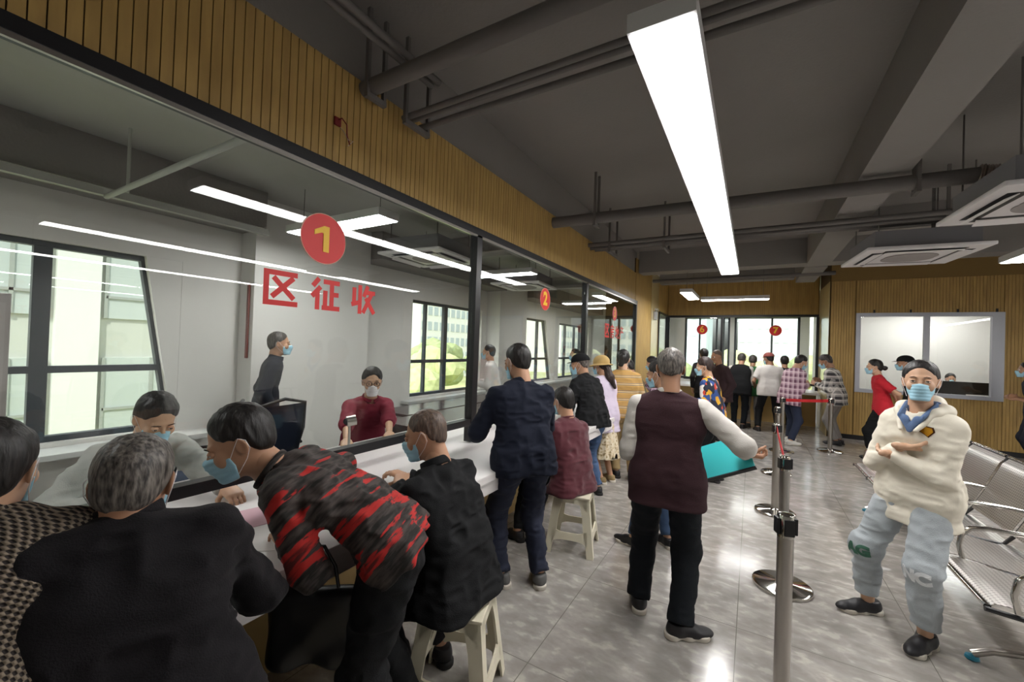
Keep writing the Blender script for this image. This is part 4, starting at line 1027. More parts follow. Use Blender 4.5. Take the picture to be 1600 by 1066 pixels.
    if undersleeve is None:
        D = T if SL is None else U(.02, T, SL)
        D = Sb(.006, folds(D), neckcut)
        to = to_mesh(top or 'jacket', [nets(D, g.lo, g.v)], topm, root)
    else:
        # vest over a shirt
        to = to_mesh(top or 'vest', [nets(Sb(.008, folds(T, rough*.7), neckcut), g.lo, g.v)], topm, root)
        S2 = folds(SL, rough*1.2)
        mid = plane(g, N, rt)
        for k in (-1, 1): to_mesh('shirt_sleeve', [nets(np.maximum(S2, -k*mid), g.lo, g.v)], undersleeve, root)
    if collar:
        g2 = G(N-.12, N+.13, .005 if not far else .008)
        cN = N+dn*.012*H+A(0, .004, 0); Rn = .040*H
        u1 = nrm(np.cross(dn, rt)); 
        ax = plane(g2, cN, dn); rad = np.sqrt(np.maximum((g2.x-cN[0])**2+(g2.y-cN[1])**2+(g2.z-cN[2])**2-ax**2, 0))
        D = np.abs(rad-Rn-.0-(-.12*ax)*1.0)-.0055; D = I_(.004, D, np.abs(ax)-(.016 if collar == 'shirt' else .021)*s)
        if collar == 'crew': D = np.abs(rad-Rn-.003)-.007; D = I_(.006, D, np.abs(ax+.004)-.01)
        if collar != 'crew':
            gap = U(.004, cap(g2, cN-u1*(-.0), cN-u1*(-.16), .012)) if False else cap(g2, cN+fd*.03, cN+fd*.12, .012)
            D = Sb(.004, D, gap)
        to_mesh('collar', [nets(D, g2.lo, g2.v)], collm or topm, root)
    # ---- legs
    if build_legs:
        pts = np.array([P, Wp]+list(Kn.values())+list(An.values())); lo, hi = pts.min(0)-.14, pts.max(0)+.14; lo[2] = max(lo[2], 0.0)
        g = G(lo, hi, v)
        D = U(.05, cap(g, P-rt*.035*H*wide, P+rt*.035*H*wide, .062*H+legloose, flat=fl0), cap(g, Wp-rt*.03*H*wide, Wp+rt*.03*H*wide, .05*H+legloose, flat=fl0))
        lg = None
        for k in (-1, 1):
            a1 = An[k]+(Kn[k]-An[k])*cut
            c = U(.04, cap(g, Hp[k], Kn[k], .050*H+legloose+baggy*.6, .034*H+legloose+baggy), cap(g, Kn[k], a1, .034*H+legloose+baggy, .024*H+legloose*1.4+baggy*.9))
            bell = plane(g, a1, An[k]-Kn[k]); c = I_(.006, c, bell)
            lg = c if lg is None else U(.03, lg, c)
        D = U(.03, D, lg)
        n1 = vnoise(g, (8, 8, 16), 7.7); n2 = vnoise(g, (16, 16, 32), 2.1); D = D+np.abs(n1)*rough*1.8-rough*.5+np.abs(n2)*rough*1.0
        if skirt:
            c = cap(g, P, A(P[0], P[1]-.02, skirt), .072*H, .12*H, flat=(A(0, 1, 0), .8)); c = c+np.sin(np.arctan2(g.y, g.x)*14)*.006*np.clip((pz-g.z)*2, 0, 1); c = I_(.01, c, skirt-g.z+0*c)
            to_mesh('skirt', [nets(c, g.lo, g.v)], skirt_m(skirt), root)
        else: to_mesh(legs or 'trousers', [nets(D, g.lo, g.v)], legm, root)
    # ---- shoes
    if shoes:
        nm, sm, som = shoes
        for i, k in enumerate((-1, 1)):
            fy = R_(footyaw[i]); sh = shoe(nm, A(An[k][0], An[k][1], 0), fy, s*.98, sm or SH_BLACK, som or SO_B, root, v=.006 if not far else .009)
            dz = An[k][2]-.075*s
            if abs(dz) > .004: sh.location.z = dz
    WP.append((label[:40], loc, yaw, Hc))
    root_info = dict(root=root, P=P, C=C, N=N, Hc=Hc, HR=HR, El=El, Wr=Wr, Kn=Kn, An=An, s=s, fd=fd, W2L=W2L)
    return root_info
def skirt_m(z): return M_FLORAL

# ---- fabrics
def fab(name, c, **k): return mat(name, c, k.pop('rough', .85), bump=k.pop('bump', .25), bscale=k.pop('bscale', 250), vary=k.pop('vary', .12), vscale=k.pop('vscale', 5), **k)
F_BLACK = fab('wool_black', '#19171a', sheen=.05, spec=.2); F_BLACK2 = fab('cotton_black', '#131416', spec=.25); F_NAVY = fab('denim_navy', '#151a29', spec=.25); F_DENIM = fab('denim_blue', '#41597c', vary=.3, vscale=4)
F_CHAR = fab('trouser_charcoal', '#14181d', spec=.25); F_MAROON = fab('knit_maroon', '#32121b', bscale=400, bump=.5); F_OFFW = fab('shirt_offwhite', '#c9c4bd'); F_KHAKI = fab('khaki', '#a08a62')
F_WHITE = fab('cotton_white', '#d9d5d1'); F_RED = fab('polo_red', '#c01c2c'); F_BURG = fab('polo_burgundy', '#7a1c30'); F_GREEN = fab('green_shirt', '#2f6a3a'); F_LJEAN = fab('denim_pale', '#a8afb3', vary=.16, vscale=7)
F_SHIRTG = fab('shirt_greyblue', '#b4b5b0'); F_LILAC = fab('lilac', '#cbbfd2'); F_DKM = fab('dark_maroon', '#2b161b'); F_TROUG = fab('trouser_grey', '#85807c'); F_HOOD = fab('windbreaker_cream', '#e3dccb', rough=.55, bump=.15, bscale=30, vary=.03)
F_DNAVY = fab('jacket_slate', '#1c212b', spec=.25)
def m_redblack():
    t = NT('red_black_print', .85); v0 = t.mapping((1, 1, 1), (R_(-40), 0, R_(14))); v2 = t.mapping((2.6, 15, 2.6), (0, 0, 0), v0)
    n = t.noise(v2, 1.5, 5); n3 = t.noise(t.mapping((5, 24, 5), (0, 0, 0), v0), 2.2, 4)
    red = t.ramp(n, [(.0, '#2a2424'), (.525, '#2a2424'), (.55, '#a8201e'), (.62, '#b8251f'), (.68, '#5b1716')]); dk = t.ramp(n3, [(.4, '#17130f'), (.6, '#463d3a')])
    f = t.ramp(n, [(.53, (0, 0, 0, 1)), (.55, (1, 1, 1, 1))]); t.color(t.mix(f, dk, red)); t.bump(n3, .2); return t.m
def m_hound():
    t = NT('houndstooth_knit', .9); x, y, z = t.xyz(t.mapping())
    def w_(u, p): return t.math('SINE', t.math('MULTIPLY', u, p))
    h = t.math('ADD', y, t.math('MULTIPLY', z, .15)); h = t.math('ADD', x, h)
    a = t.math('MULTIPLY', w_(h, 330.), w_(z, 420.)); t.color(t.ramp(t.math('MULTIPLY_ADD', a, .5, .5), [(.40, '#2b2422'), (.56, '#8f8170')])); t.bump(a, .8, .006); return t.m
def m_plaid(name, base, dark, light, p=52., u='x'):
    t = NT(name, .85); x, y, z = t.xyz(t.mapping()); h = t.math('ADD', x, y)
    def band(q, f, lim, off=0.): return t.math('GREATER_THAN', t.math('SINE', t.math('ADD', t.math('MULTIPLY', q, f), off)), lim)
    s1 = t.math('ADD', band(h, p, .25), band(z, p, .25)); c = t.mix(t.math('MULTIPLY', s1, .5), base, dark)
    s2 = t.math('MAXIMUM', band(h, p, .93, 2.6), band(z, p, .93, 2.6)); t.color(t.mix(s2, c, light)); return t.m
def m_stripes():
    t = NT('mustard_stripes', .85); x, y, z = t.xyz(t.mapping()); f = t.math('FRACT', t.math('MULTIPLY', z, 1/.092))
    t.color(t.ramp(f, [(0, '#b18a4e'), (.45, '#c19a58'), (.60, '#6d6f72'), (.67, '#c9a263'), (.72, '#c9bfa4'), (.77, '#c9a263'), (.84, '#6d6f72'), (.91, '#b18a4e')], True)); return t.m
def m_patch():
    t = NT('bright_print', .85); v = t.node('ShaderNodeTexVoronoi'); v.distance = 'CHEBYCHEV'; v.inputs['Scale'].default_value = 16; t.l(t.mapping((1, 1, .6), (0, .3, 0)), v.inputs['Vector'])
    x, y, z = t.xyz(v.outputs['Color']); t.color(t.ramp(x, [(0, '#1c2030'), (.34, '#d9a32a'), (.5, '#e4e0dc'), (.66, '#2c4a86'), (.8, '#1c1c20'), (.9, '#c2432c')], True)); return t.m
def m_floral():
    t = NT('floral_print', .85); n = t.noise(t.mapping(), 35, 3); t.color(t.ramp(n, [(.40, '#d8cdb6'), (.55, '#cdbb99'), (.62, '#8d7b58')])); return t.m
M_FLORAL = m_floral(); M_HOUND = m_hound(); M_REDB = m_redblack(); M_STR = m_stripes(); M_PATCH = m_patch()
M_PL1 = m_plaid('plaid_pink', '#c9a9b8', '#6f4a5e', '#e0cfd4', 62.); M_PL2 = m_plaid('plaid_grey', '#c9c6c0', '#3c3b3f', '#e6e2dc', 60.); M_PL3 = m_plaid('plaid_purple', '#8e6a80', '#4a3040', '#c9b0bd', 90.)

# ================================================================ the people
# ---- lobby, near
hw = person('woman in a cream hooded windbreaker with crossed arms and light blue mask', (.855, 3.30), 140, 1.60, 'windbreaker', 'jeans', F_HOOD, F_LJEAN, lean=0, curve=2, side=-2,
    nk=1.1, head=(24, 2, 0), shrug=-.012, hands={1: (.0, .155, 1.10), -1: (.06, .185, 1.045)}, elbow={1: (1, -.5, -.9), -1: (-1, -.5, -.9)}, handdir={1: (-.35, -.95, -.1), -1: (.1, -1, -.1)}, palmdir={1: (-.2, -1, .1), -1: (.2, -1, .1)},
    feet={1: [.665, 3.40, 0], -1: [.865, 3.16, 0]}, footyaw=(4, -26), baggy=.012, thick=.84, slv=.93, hair=('long', .012, H_BLACK, ((0, -.10, .0), (0, -.12, -.02), .035, .03), ((0, -.13, -.03), (-.10, -.16, -.20), .026, .012)), skin=SKINP,
    loose=.022, hem=.105, shoes=('sneaker', SH_BLACK, SO_W), legloose=.012, cut=.16, curl=.35, collar=None, rough=.009, knee={1: (.5, 1, .2), -1: (-.2, 1, .2)}, wide=.88)
r = hw['root']; N_, C_, H_ = hw['N'], hw['C'], hw['Hc']
g = G(N_-.26, N_+.18, .006)
D = U(.03, cap(g, N_+A(-.10, -.03, .005), N_+A(0, -.13, .02), .035), cap(g, N_+A(.10, -.03, .005), N_+A(0, -.13, .02), .035), cap(g, N_+A(0, -.12, .03), N_+A(0, -.17, -.10), .055, .05), cap(g, N_+A(-.085, .03, -.01), N_+A(-.035, .12, -.11), .024, .012), cap(g, N_+A(.085, .03, -.01), N_+A(.035, .12, -.11), .024, .012), cap(g, N_+A(-.09, -.02, 0), N_+A(-.085, .03, -.01), .034, .024), cap(g, N_+A(.09, -.02, 0), N_+A(.085, .03, -.01), .034, .024))
D = D+vnoise(g, 20, 3)*.005; to_mesh('hood', [nets(D, g.lo, g.v)], F_HOOD, r)
g = G(N_-.18, N_+.14, .005)
D = U(.008, cap(g, N_+A(-.062, -.01, .03), N_+A(-.05, .09, -.035), .022, .018, flat=(A(.8, .6, .2), .4)), cap(g, N_+A(.062, -.01, .03), N_+A(.05, .09, -.035), .022, .018, flat=(A(-.8, .6, .2), .4)), cap(g, N_+A(-.05, -.05, .035), N_+A(.05, -.05, .035), .02, flat=(A(0, 1, 0), .5)), cap(g, N_+A(-.03, .095, -.05), N_+A(.0, .105, -.11), .022, .014, flat=(A(0, 1, .3), .5)), cap(g, N_+A(.03, .095, -.05), N_+A(.0, .105, -.11), .022, .014, flat=(A(0, 1, .3), .5)))
to_mesh('shirt_collar', [nets(D, g.lo, g.v)], fab('collar_blue', '#5a7196'), r)
def on_surface(info, part, pt, dirn, build):
    """place a flat thing on a garment: pt local start, dirn ray direction, build(mb/me) in xy plane"""
    o = [c for c in info['root'].children if c.name.startswith(part)][0]; me = o.data
    bv = BVHTree.FromPolygons([v.co for v in me.vertices], [p.vertices for p in me.polygons])
    hit, nn, i, d = bv.ray_cast(Vector(pt), Vector(dirn).normalized())
    return hit, nn, bv
def wrap_mesh(me, info, part, pt, dirn, upv, off=.0025):
    hit, nn, bv = on_surface(info, part, pt, dirn, None)
    if hit is None: print('NO HIT', part, pt); return None
    z = -Vector(dirn).normalized(); x = Vector(upv).cross(z).normalized(); y = z.cross(x)
    for v in me.vertices:
        p = hit+x*v.co.x+y*v.co.y+z*.15; h, n2, i, d = bv.ray_cast(p, -z); 
        if h is None or (h-hit).length > .12: h = hit+x*v.co.x+y*v.co.y
        v.co = h+z*(off+max(v.co.z, 0)*1.0)
    me.update(); return me
def fine_poly(pts, n=6, th=.001):
    bm = bmesh.new(); vs = [bm.verts.new((x, y, 0)) for x, y in pts]; bm.faces.new(vs)
    bmesh.ops.triangulate(bm, faces=bm.faces[:]); bmesh.ops.subdivide_edges(bm, edges=bm.edges[:], cuts=n, use_grid_fill=True); bmesh.ops.triangulate(bm, faces=bm.faces[:])
    r2 = bmesh.ops.solidify(bm, geom=bm.faces[:], thickness=-th)
    me = bpy.data.meshes.new('patch'); bm.to_mesh(me); bm.free(); return me
for nm, sc_, mm, of in (('chest_patch', 1.0, mat('patch_brown', '#5a3014', .8), .002), ('patch_centre', .82, mat('patch_yellow', '#e0a61c', .7), .0065)):
    me = wrap_mesh(fine_poly([(a*sc_, b_*sc_) for a, b_ in ((-.034, -.006), (-.012, .03), (.028, .026), (.034, .0), (.008, -.034))]), hw, 'windbreaker', (-.085, .6, 1.20), (0, -1, 0), (0, 0, 1), of)
    if me: link(nm, me, mm, r)
def knee_text(txt, m, k, dz, size, dx=0):
    me = text_mesh(txt, size, .0004, .006); bm = bmesh.new(); bm.from_mesh(me); bmesh.ops.triangulate(bm, faces=bm.faces[:]); bmesh.ops.subdivide_edges(bm, edges=[e for e in bm.edges if e.calc_length() > .01], cuts=3); bm.to_mesh(me); bm.free()
    p = hw['Kn'][k]+(hw['An'][k]-hw['Kn'][k])*dz
    me = wrap_mesh(me, hw, 'jeans', (p[0]+dx, p[1]+.6, p[2]), (0, -1, 0), (0, 0, 1), .003)
    if me: link('knee_lettering', me, m, r)
knee_text('AG', mat('letters_green', '#3f6b58', .8), 1, .05, .085, .0)
knee_text('NC', mat('letters_white', '#dfe2e4', .8), -1, .05, .085, .0)

vm = person('man in a maroon knitted vest over a pale shirt holding a teal folder', (-.42, 2.57), 4, 1.635, 'knitted_vest', 'trousers', F_MAROON, F_CHAR, lean=2, curve=3,
    head=(10, -8, 0), hands={1: [-.03, 2.80, 1.01], -1: (-.16, .24, .95)}, elbow={1: (.9, -.9, -.5), -1: (-.35, -1, -.6)}, feet={-1: [-.57, 2.64, 0], 1: [-.31, 2.50, 0]}, footyaw=(12, -62),
    hair=('crop', .010, H_GREY), undersleeve=F_OFFW, loose=.020, hem=.085, shoes=('shoe', SH_BLACK, SO_W), legloose=.024, cut=.0, collar='shirt', collm=F_OFFW, mask=None, rough=.006, wide=1.08, palmdir={1: (0, .2, 1)}, handdir={1: (.9, .3, -.15)}, curl={1: .95, -1: .5}, skin=SKIND)
person('man in a dark navy denim jacket and dark jeans, back turned', (-1.30, 2.43), 56, 1.64, 'denim_jacket', 'jeans', F_NAVY, fab('denim_ink', '#1c2236'), lean=3, curve=6,
    head=(14, -12, 0), hands={1: (.10, .34, 1.10), -1: (-.12, .32, 1.08)}, elbow={1: (1, -.9, -.6), -1: (-1, -.9, -.6)}, feet={-1: [-1.42, 2.37, 0], 1: [-1.20, 2.52, 0]}, footyaw=(25, -25),
    hair=('short', .012, H_BLACK), loose=.030, hem=.06, shoes=('sneaker', SH_GREY, SO_W), legloose=.020, cut=.02, collar='jacket', mask=MASKB, rough=.012, wide=1.1)
person('bald man in a long black coat and blue mask seated on an ivory stool', (-1.13, 1.52), 88, 1.64, 'coat', 'trousers', F_BLACK2, F_BLACK, lean=10, curve=8, seat=.45,
    head=(28, -14, 0), hands={-1: [-1.60, 1.60, .83], 1: [-1.66, 1.72, .83]}, elbow={-1: (-.9, -.4, -1), 1: (.8, -.4, -1)}, feet={-1: (-.16, .10), 1: (.12, .20)}, hair=('crop', .0035, H_STUB), loose=.028, hem=.055, sleeve='long', collar='jacket',
    shoes=('shoe', SH_BLACK, SO_B), legloose=.015, rough=.013, wide=1.08, curl=.6, palmdir={-1: (0, 0, -1), 1: (0, 0, -1)}, skin=SKIN)
rm = person('man in a red and black streaked sweater bending low over the counter', (-1.16, 1.14), 132, 1.66, 'streaked_sweater', 'trousers', M_REDB, F_BLACK2, lean=44, curve=13,
    head=(18, -24, 0), hands={-1: [-1.50, .93, .83], 1: [-1.66, 1.10, .83]}, elbow={-1: (-.4, -.7, -1), 1: (1, -.4, -.2)}, feet={-1: [-1.05, 1.12, 0], 1: [-1.16, 1.28, 0]}, footyaw=(0, 0),
    hair=('short', .013, H_BLACK), loose=.022, hem=.035, sleeve='long', shoes=('shoe', SH_BLACK, SO_B), legloose=.026, cut=.02, collar='crew', rough=.012, wide=1.05, curl=.5, palmdir={-1: (0, 0, -1), 1: (0, 0, -1)}, mask=MASKB, skin=SKIN)
person('elderly grey haired man in a black jacket seated at the counter, back turned', (-1.13, .405), 73, 1.66, 'jacket', 'trousers', F_BLACK, F_BLACK2, lean=14, curve=8, side=-6, nk=.2, shrug=.012, sitpz=.66, seat=.45,
    head=(-16, -16, 0), hands={-1: [-1.42, .44, .85], 1: [-1.52, .70, .85]}, elbow={-1: (-.35, -.6, -1), 1: (.7, -.5, -1)}, feet={-1: (-.14, .30), 1: (.22, .30)}, hair=('short', .009, H_GREY), loose=.028, hem=.06, collar='jacket',
    shoes=('shoe', SH_BLACK, SO_B), legloose=.02, rough=.012, wide=1.0, mask=MASKB, skin=SKIND, palmdir={-1: (0, 0, -1), 1: (0, 0, -1)})
person('person in a brown and black woven jacket cut by the left edge', (-1.24, .055), 74, 1.52, 'woven_jacket', 'trousers', M_HOUND, F_BLACK2, lean=26, curve=5, side=9, nk=.5,
    head=(-16, -6, 0), hands={-1: [-1.55, -.1, .85], 1: [-1.62, .22, .85]}, elbow={-1: (-1, -.5, -.9), 1: (1, -.5, -.9)}, hair=('short', .012, H_BLACK), loose=.028, hem=.08, shoes=('shoe', SH_BLACK, SO_B), legloose=.02, collar='crew', mask=MASKB, skin=SKINP, wide=1.06, palmdir={-1: (0, 0, -1), 1: (0, 0, -1)})
person('man in a black bomber jacket, blue jeans and a black flat cap at the counter', (-1.48, 4.32), 72, 1.58, 'bomber_jacket', 'jeans', F_BLACK2, F_DENIM, lean=6, curve=10,
    head=(24, -10, 0), hands={1: (.12, .30, .98), -1: (-.12, .30, .96)}, elbow={1: (1, -.8, -.5), -1: (-1, -.8, -.5)}, feet={-1: [-1.56, 4.25, 0], 1: [-1.44, 4.42, 0]}, footyaw=(10, -20), hair=('crop', .006, H_GREY), cap_=('cap', F_BLACK2, None),
    loose=.036, hem=.05, shoes=('shoe', SH_BLACK, SO_B), legloose=.020, collar='jacket', rough=.012, wide=1.05)
person('seated person in burgundy with black tights behind the man in navy', (-1.24, 3.16), 68, 1.56, 'burgundy_coat', 'tights', fab('burgundy_wool', '#4f1622', sheen=.2), F_BLACK2, lean=6, curve=4, seat=.45,
    head=(0, -10, 0), hands={1: (.10, .36, .80), -1: (-.10, .36, .80)}, feet={-1: [-1.64, 2.98, 0], 1: [-1.55, 3.12, 0]}, hair=('long', .014, H_BLACK), loose=.028, hem=.06, shoes=('boot', SH_BLACK, SO_B), legloose=.006, collar='crew', rough=.010)
person('woman in a straw sun hat, pale lilac top and patterned skirt', (-1.50, 4.86), 66, 1.53, 'lilac_top', None, F_LILAC, F_KHAKI, lean=4, curve=4,
    head=(10, -8, 0), hands={1: (.12, .30, .95), -1: (-.12, .30, .95)}, hair=('long', .012, H_BROWN, ((0, -.09, -.02), (0, -.13, -.16), .05, .05), ((0, -.13, -.16), (.03, -.17, -.30), .05, .02)), cap_=('hat', fab('straw', '#b89a62'), None),
    loose=.02, hem=.12, shoes=('shoe', fab('sandal', '#8f7a56'), SO_W), skirt=.30)
person('woman in a mustard striped short sleeved shirt and khaki trousers with her back turned', (-1.36, 5.10), 28, 1.62, 'striped_shirt', 'trousers', M_STR, F_KHAKI, lean=4, curve=4,
    head=(-14, -12, 0), hands={1: (.14, .28, .98), -1: (-.14, .28, .98)}, feet={-1: [-1.44, 5.14, 0], 1: [-1.23, 5.12, 0]}, sleeve='short', hair=('long', .014, H_BLACK, ((0, -.09, .02), (0, -.125, -.0), .045, .05), ((0, -.125, .0), (-.02, -.13, -.09), .05, .03)),
    loose=.022, hem=.05, shoes=('shoe', SH_BLACK, SO_B), legloose=.016, skin=SKINP)
person('person in jeans and black sneakers standing mostly hidden behind the man in the maroon vest', (-.58, 3.62), 60, 1.54, 'dark_jacket', 'jeans', F_BLACK2, fab('denim_mid', '#2f4562'), lean=3, curve=5,
    head=(20, -14, 0), hands={1: (.12, .3, 1.0), -1: (-.12, .3, 1.0)}, feet={-1: [-.80, 3.42, 0], 1: [-.56, 3.58, 0]}, hair=('long', .012, H_BLACK), loose=.02, hem=.05, shoes=('sneaker', SH_BLACK, SO_W), wide=.9)
# ---- lobby, far
FR = dict(far=True)
person('woman with short brown hair in a bright multicoloured patterned shirt', (-.38, 5.75), 78, 1.56, 'patterned_shirt', 'trousers', M_PATCH, F_BLACK2, head=(18, -8, 0), hands={1: (.12, .28, .95), -1: (-.12, .28, .95)}, hair=('short', .02, H_BROWN), loose=.025, skin=SKINP, lean=8, **FR)
person('woman with tied black hair in a purple plaid shirt leaning over the counter', (-1.22, 7.25), 66, 1.58, 'plaid_shirt', 'trousers', M_PL3, F_NAVY, head=(30, -20, 0), hands={1: (.1, .32, 1.0), -1: (-.1, .32, 1.0)}, hair=('long', .014, H_BLACK, ((0, -.09, .05), (0, -.12, .05), .035, .03)), loose=.02, lean=18, curve=8, **FR)
person('person with dark hair in an olive jacket between the striped shirt and the plaid shirt', (-1.42, 6.35), 80, 1.50, 'olive_jacket', 'trousers', fab('olive', '#5b5236'), F_BLACK2, head=(10, -20, 0), hands={1: (.1, .32, 1.0), -1: (-.1, .32, 1.0)}, hair=('short', .014, H_BLACK), loose=.02, lean=12, curve=8, **FR)
person('bald man in a dark maroon long sleeved top with a wristwatch', (-.47, 8.5), 128, 1.68, 'long_top', 'trousers', F_DKM, F_BLACK2, head=(10, -8, 0), hands={-1: (-.20, .08, .80)}, hair=('crop', .003, H_STUB), loose=.03, skin=SKIND, wide=1.06, mask=None, **FR)
person('dark haired person standing between the bald man and the glass', (-.86, 9.6), 20, 1.70, 'dark_jacket', 'trousers', F_BLACK, F_BLACK2, hair=('short', .013, H_BLACK), **FR)
person('grey haired man in a black vest over a pale shirt leaning at window six', (-.22, 10.15), -6, 1.66, 'vest', 'trousers', F_BLACK2, F_CHAR, head=(0, -18, 0), hands={1: (.12, .34, .95), -1: (-.12, .34, .95)}, hair=('short', .012, H_SALT), undersleeve=F_OFFW, lean=12, curve=6, loose=.03, wide=1.06, **FR)
person('person in a dark green shirt standing between the black vest and the white T-shirt', (.04, 10.45), 10, 1.60, 'green_shirt', 'trousers', F_GREEN, F_TROUG, head=(-10, -14, 0), hands={1: (.12, .34, .95), -1: (-.12, .34, .95)}, hair=('short', .016, H_SALT), lean=8, loose=.02, **FR)
person('man in a white T-shirt, black trousers and a faded red cap seen from behind', (.33, 10.1), 8, 1.66, 't_shirt', 'trousers', F_WHITE, F_BLACK2, head=(40, -8, 0), hands={1: (.22, .25, .92), -1: (-.24, .22, .92)}, feet={-1: (-.2, -.05), 1: (.16, -.02)}, sleeve='short', hair=('short', .010, H_BLACK), cap_=('cap', fab('cap_faded_red', '#8a4a44'), None), loose=.028, wide=1.08, hem=.07, skin=SKIND, **FR)
person('dark clothed person just right of the man in the white T-shirt', (.62, 10.6), 5, 1.60, 'dark_jacket', 'trousers', F_NAVY, F_BLACK2, hands={1: (.12, .34, .95), -1: (-.12, .34, .95)}, hair=('short', .014, H_BLACK), **FR)
person('person in a pink plaid shirt, dark jeans and white sneakers looking down to the right', (.60, 9.0), -52, 1.66, 'plaid_shirt', 'jeans', M_PL1, fab('denim_ink2', '#222b42'), head=(-16, -24, 0), hands={1: (.05, .30, 1.08), -1: (-.08, .30, 1.02)}, feet={-1: (-.12, .12), 1: (.14, -.08)}, hair=('short', .013, H_BLACK), loose=.028, hem=.09, shoes=('sneaker', SH_WHITE, SO_W), skin=SKINP, lean=6, curve=8, **FR)
person('man in a grey plaid shirt and grey trousers beside the ochre wall', (1.36, 9.5), 66, 1.68, 'plaid_shirt', 'trousers', M_PL2, F_TROUG, head=(18, -24, 0), hands={1: (.08, .28, 1.12), -1: (-.10, .30, 1.08)}, hair=('short', .012, H_SALT), loose=.03, hem=.09, wide=1.06, lean=6, curve=6, skin=SKIND, **FR)
person('woman in a red short sleeved polo and black trousers with hands behind her back', (1.80, 8.60), 84, 1.60, 'polo_shirt', 'trousers', F_RED, F_BLACK2, head=(8, -4, 0), hands={1: (.04, -.20, .90), -1: (-.05, -.19, .93)}, elbow={1: (1.2, -.6, 0), -1: (-1.2, -.6, 0)}, feet={-1: (-.1, .10), 1: (.1, -.14)}, sleeve='short', hair=('long', .013, H_BLACK, ((0, -.09, -.01), (0, -.135, -.02), .035, .038)), loose=.028, hem=.07, legloose=.03, wide=1.06, skin=SKINP, rough=.006)
person('man in a black T-shirt and black cap standing behind the woman in red', (2.30, 9.15), 70, 1.68, 't_shirt', 'trousers', F_BLACK2, F_BLACK, head=(16, -4, 0), sleeve='short', hair=('crop', .008, H_BLACK), cap_=('cap', F_BLACK2, fab('cap_maroon', '#3a1a20')), loose=.028, wide=1.06, **FR)
person('guard in a dark navy uniform cut by the right edge of the photo', (3.80, 9.55), 80, 1.64, 'uniform_shirt', 'trousers', F_NAVY, fab('uniform_trouser', '#1b2030'), hands={1: (.02, .20, 1.06), -1: (-.02, .21, 1.04)}, sleeve='short', hair=('short', .012, H_BLACK), loose=.03, **FR)
# ---- behind the glass
def duty_chair(x, y, rz, label): return office_chair(x, y, rz, label, False)
duty_chair(-2.98, .86, -90, 'office chair under the clerk in the pale shirt'); duty_chair(-3.12, 2.62, -112, 'office chair under the clerk in burgundy')
person('dark haired clerk in a pale grey blue shirt writing behind the glass with head bowed', (-2.98, .86), -84, 1.70, 'shirt', 'trousers', F_SHIRTG, F_BLACK2, lean=22, curve=8, seat=.50, head=(-4, -28, 0), hands={-1: [-2.22, 1.06, .84], 1: [-2.50, .70, .83]}, elbow={-1: (-1, -.4, -.8), 1: (1, -.4, -.8)}, feet={-1: (-.12, .22), 1: (.12, .22)}, hair=('short', .014, H_BLACK), loose=.024, skin=SKINP, palmdir={-1: (0, 0, -1), 1: (0, 0, -1)}, rough=.010)
person('clerk with glasses, white mask and burgundy polo seated behind the first glass pane', (-3.12, 2.62), -112, 1.68, 'polo_shirt', 'trousers', F_BURG, F_BLACK2, lean=12, curve=6, seat=.50, head=(-14, -4, 0), hands={-1: [-2.42, 2.30, .82], 1: [-2.62, 2.05, .82]}, elbow={-1: (-1, -.3, -.8), 1: (1, -.3, -.8)}, feet={-1: (-.12, .22), 1: (.12, .22)}, hair=('crop', .018, H_BLACK), sleeve='half', glasses=True, mask=MASKW, loose=.022, collar='shirt', skin=SKINP, palmdir={-1: (0, 0, -1), 1: (0, 0, -1)})
person('man in a dark slate jacket walking to the right in the clerks room', (-4.4, 2.42), -28, 1.68, 'jacket', 'trousers', F_DNAVY, F_BLACK2, head=(-4, 0, 0), hands={-1: (-.27, .06, .80), 1: (.27, .12, .82)}, elbow={1: (.3, -1, -.1), -1: (-.3, -1, -.1)}, feet={-1: (-.1, .2), 1: (.1, -.15)}, hair=('short', .010, H_SALT), loose=.03, hem=.06, collar='jacket', wide=1.1)
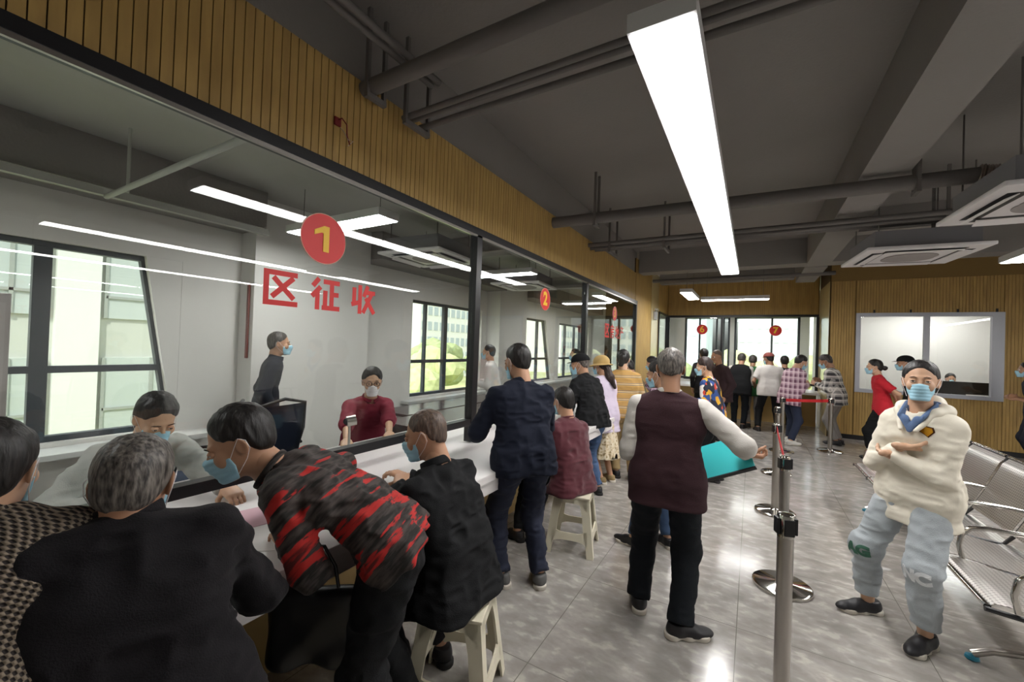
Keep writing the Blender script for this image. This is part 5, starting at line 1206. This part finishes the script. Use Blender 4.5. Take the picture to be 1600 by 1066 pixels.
person('man in a white shirt facing left behind the second glass pane', (-3.5, 5.45), 112, 1.62, 'white_shirt', 'trousers', F_WHITE, F_NAVY, hands={1: (.1, .28, 1.0), -1: (-.1, .28, 1.0)}, hair=('short', .010, H_BLACK), loose=.028, hem=.02, skin=SKINP, **FR)
person('person in a pale blue shirt walking behind the second glass pane near the black cap', (-2.9, 7.55), 140, 1.60, 'blue_shirt', 'trousers', fab('shirt_skyblue', '#8fa6b8'), F_NAVY, hair=('short', .012, H_BLACK), loose=.02, skin=SKINP, **FR)
duty_chair(3.62, 12.25, 180, 'office chair at the desk behind the sliding window')
person('dark haired person seated at a desk behind the sliding window', (3.62, 12.25), 175, 1.60, 'dark_jacket', 'trousers', F_BLACK, F_BLACK2, lean=8, seat=.50, hair=('short', .014, H_BLACK), feet={-1: (-.12, .25), 1: (.12, .25)}, hands={1: (.1, .4, .8), -1: (-.1, .4, .8)}, **FR)

# ---- things people carry
t = empty('document_folder', (-.145, 2.86, .95), 0, 'teal plastic document folder with dark edge held by the man in the maroon vest', 'folder')
M = Matrix.Rotation(R_(-26), 4, 'Y') @ Matrix.Rotation(R_(38), 4, 'X')
MB().box(-.16, .16, -.13, .13, -.006, .006, .003, M).build('folder_cover', mat('teal_plastic', '#35b5b8', .35), t)
MB().box(-.163, .163, -.136, -.126, -.012, .012, .002, M).build('folder_spine', M_PLBLK, t)
t = empty('handbag', (-1.30, .92, .60), R_(35), 'soft black handbag hanging beside the bending mans arm at the counter edge', 'bag')
g = G((-.20, -.11, -.20), (.20, .11, .20), .008)
bx = lambda q, h: np.abs(q)-h
D = I_(.04, I_(.04, bx(g.x, .145)+0*g.y+0*g.z, bx(g.y, .05)+.12*(g.z)+0*g.x), bx(g.z, .125)+0*g.x+0*g.y)+vnoise(g, 12, 3)*.012
to_mesh('bag_body', [nets(D, g.lo, g.v)], mat('leather_black', '#121112', .4), t)
MB().tube([(-.08, 0, .09), (-.06, 0, .2), (-.03, .0, .27), (.02, 0, .27), (.06, 0, .2), (.08, 0, .09)], .006, 8).build('handle', mat('leather_black'), t, True)
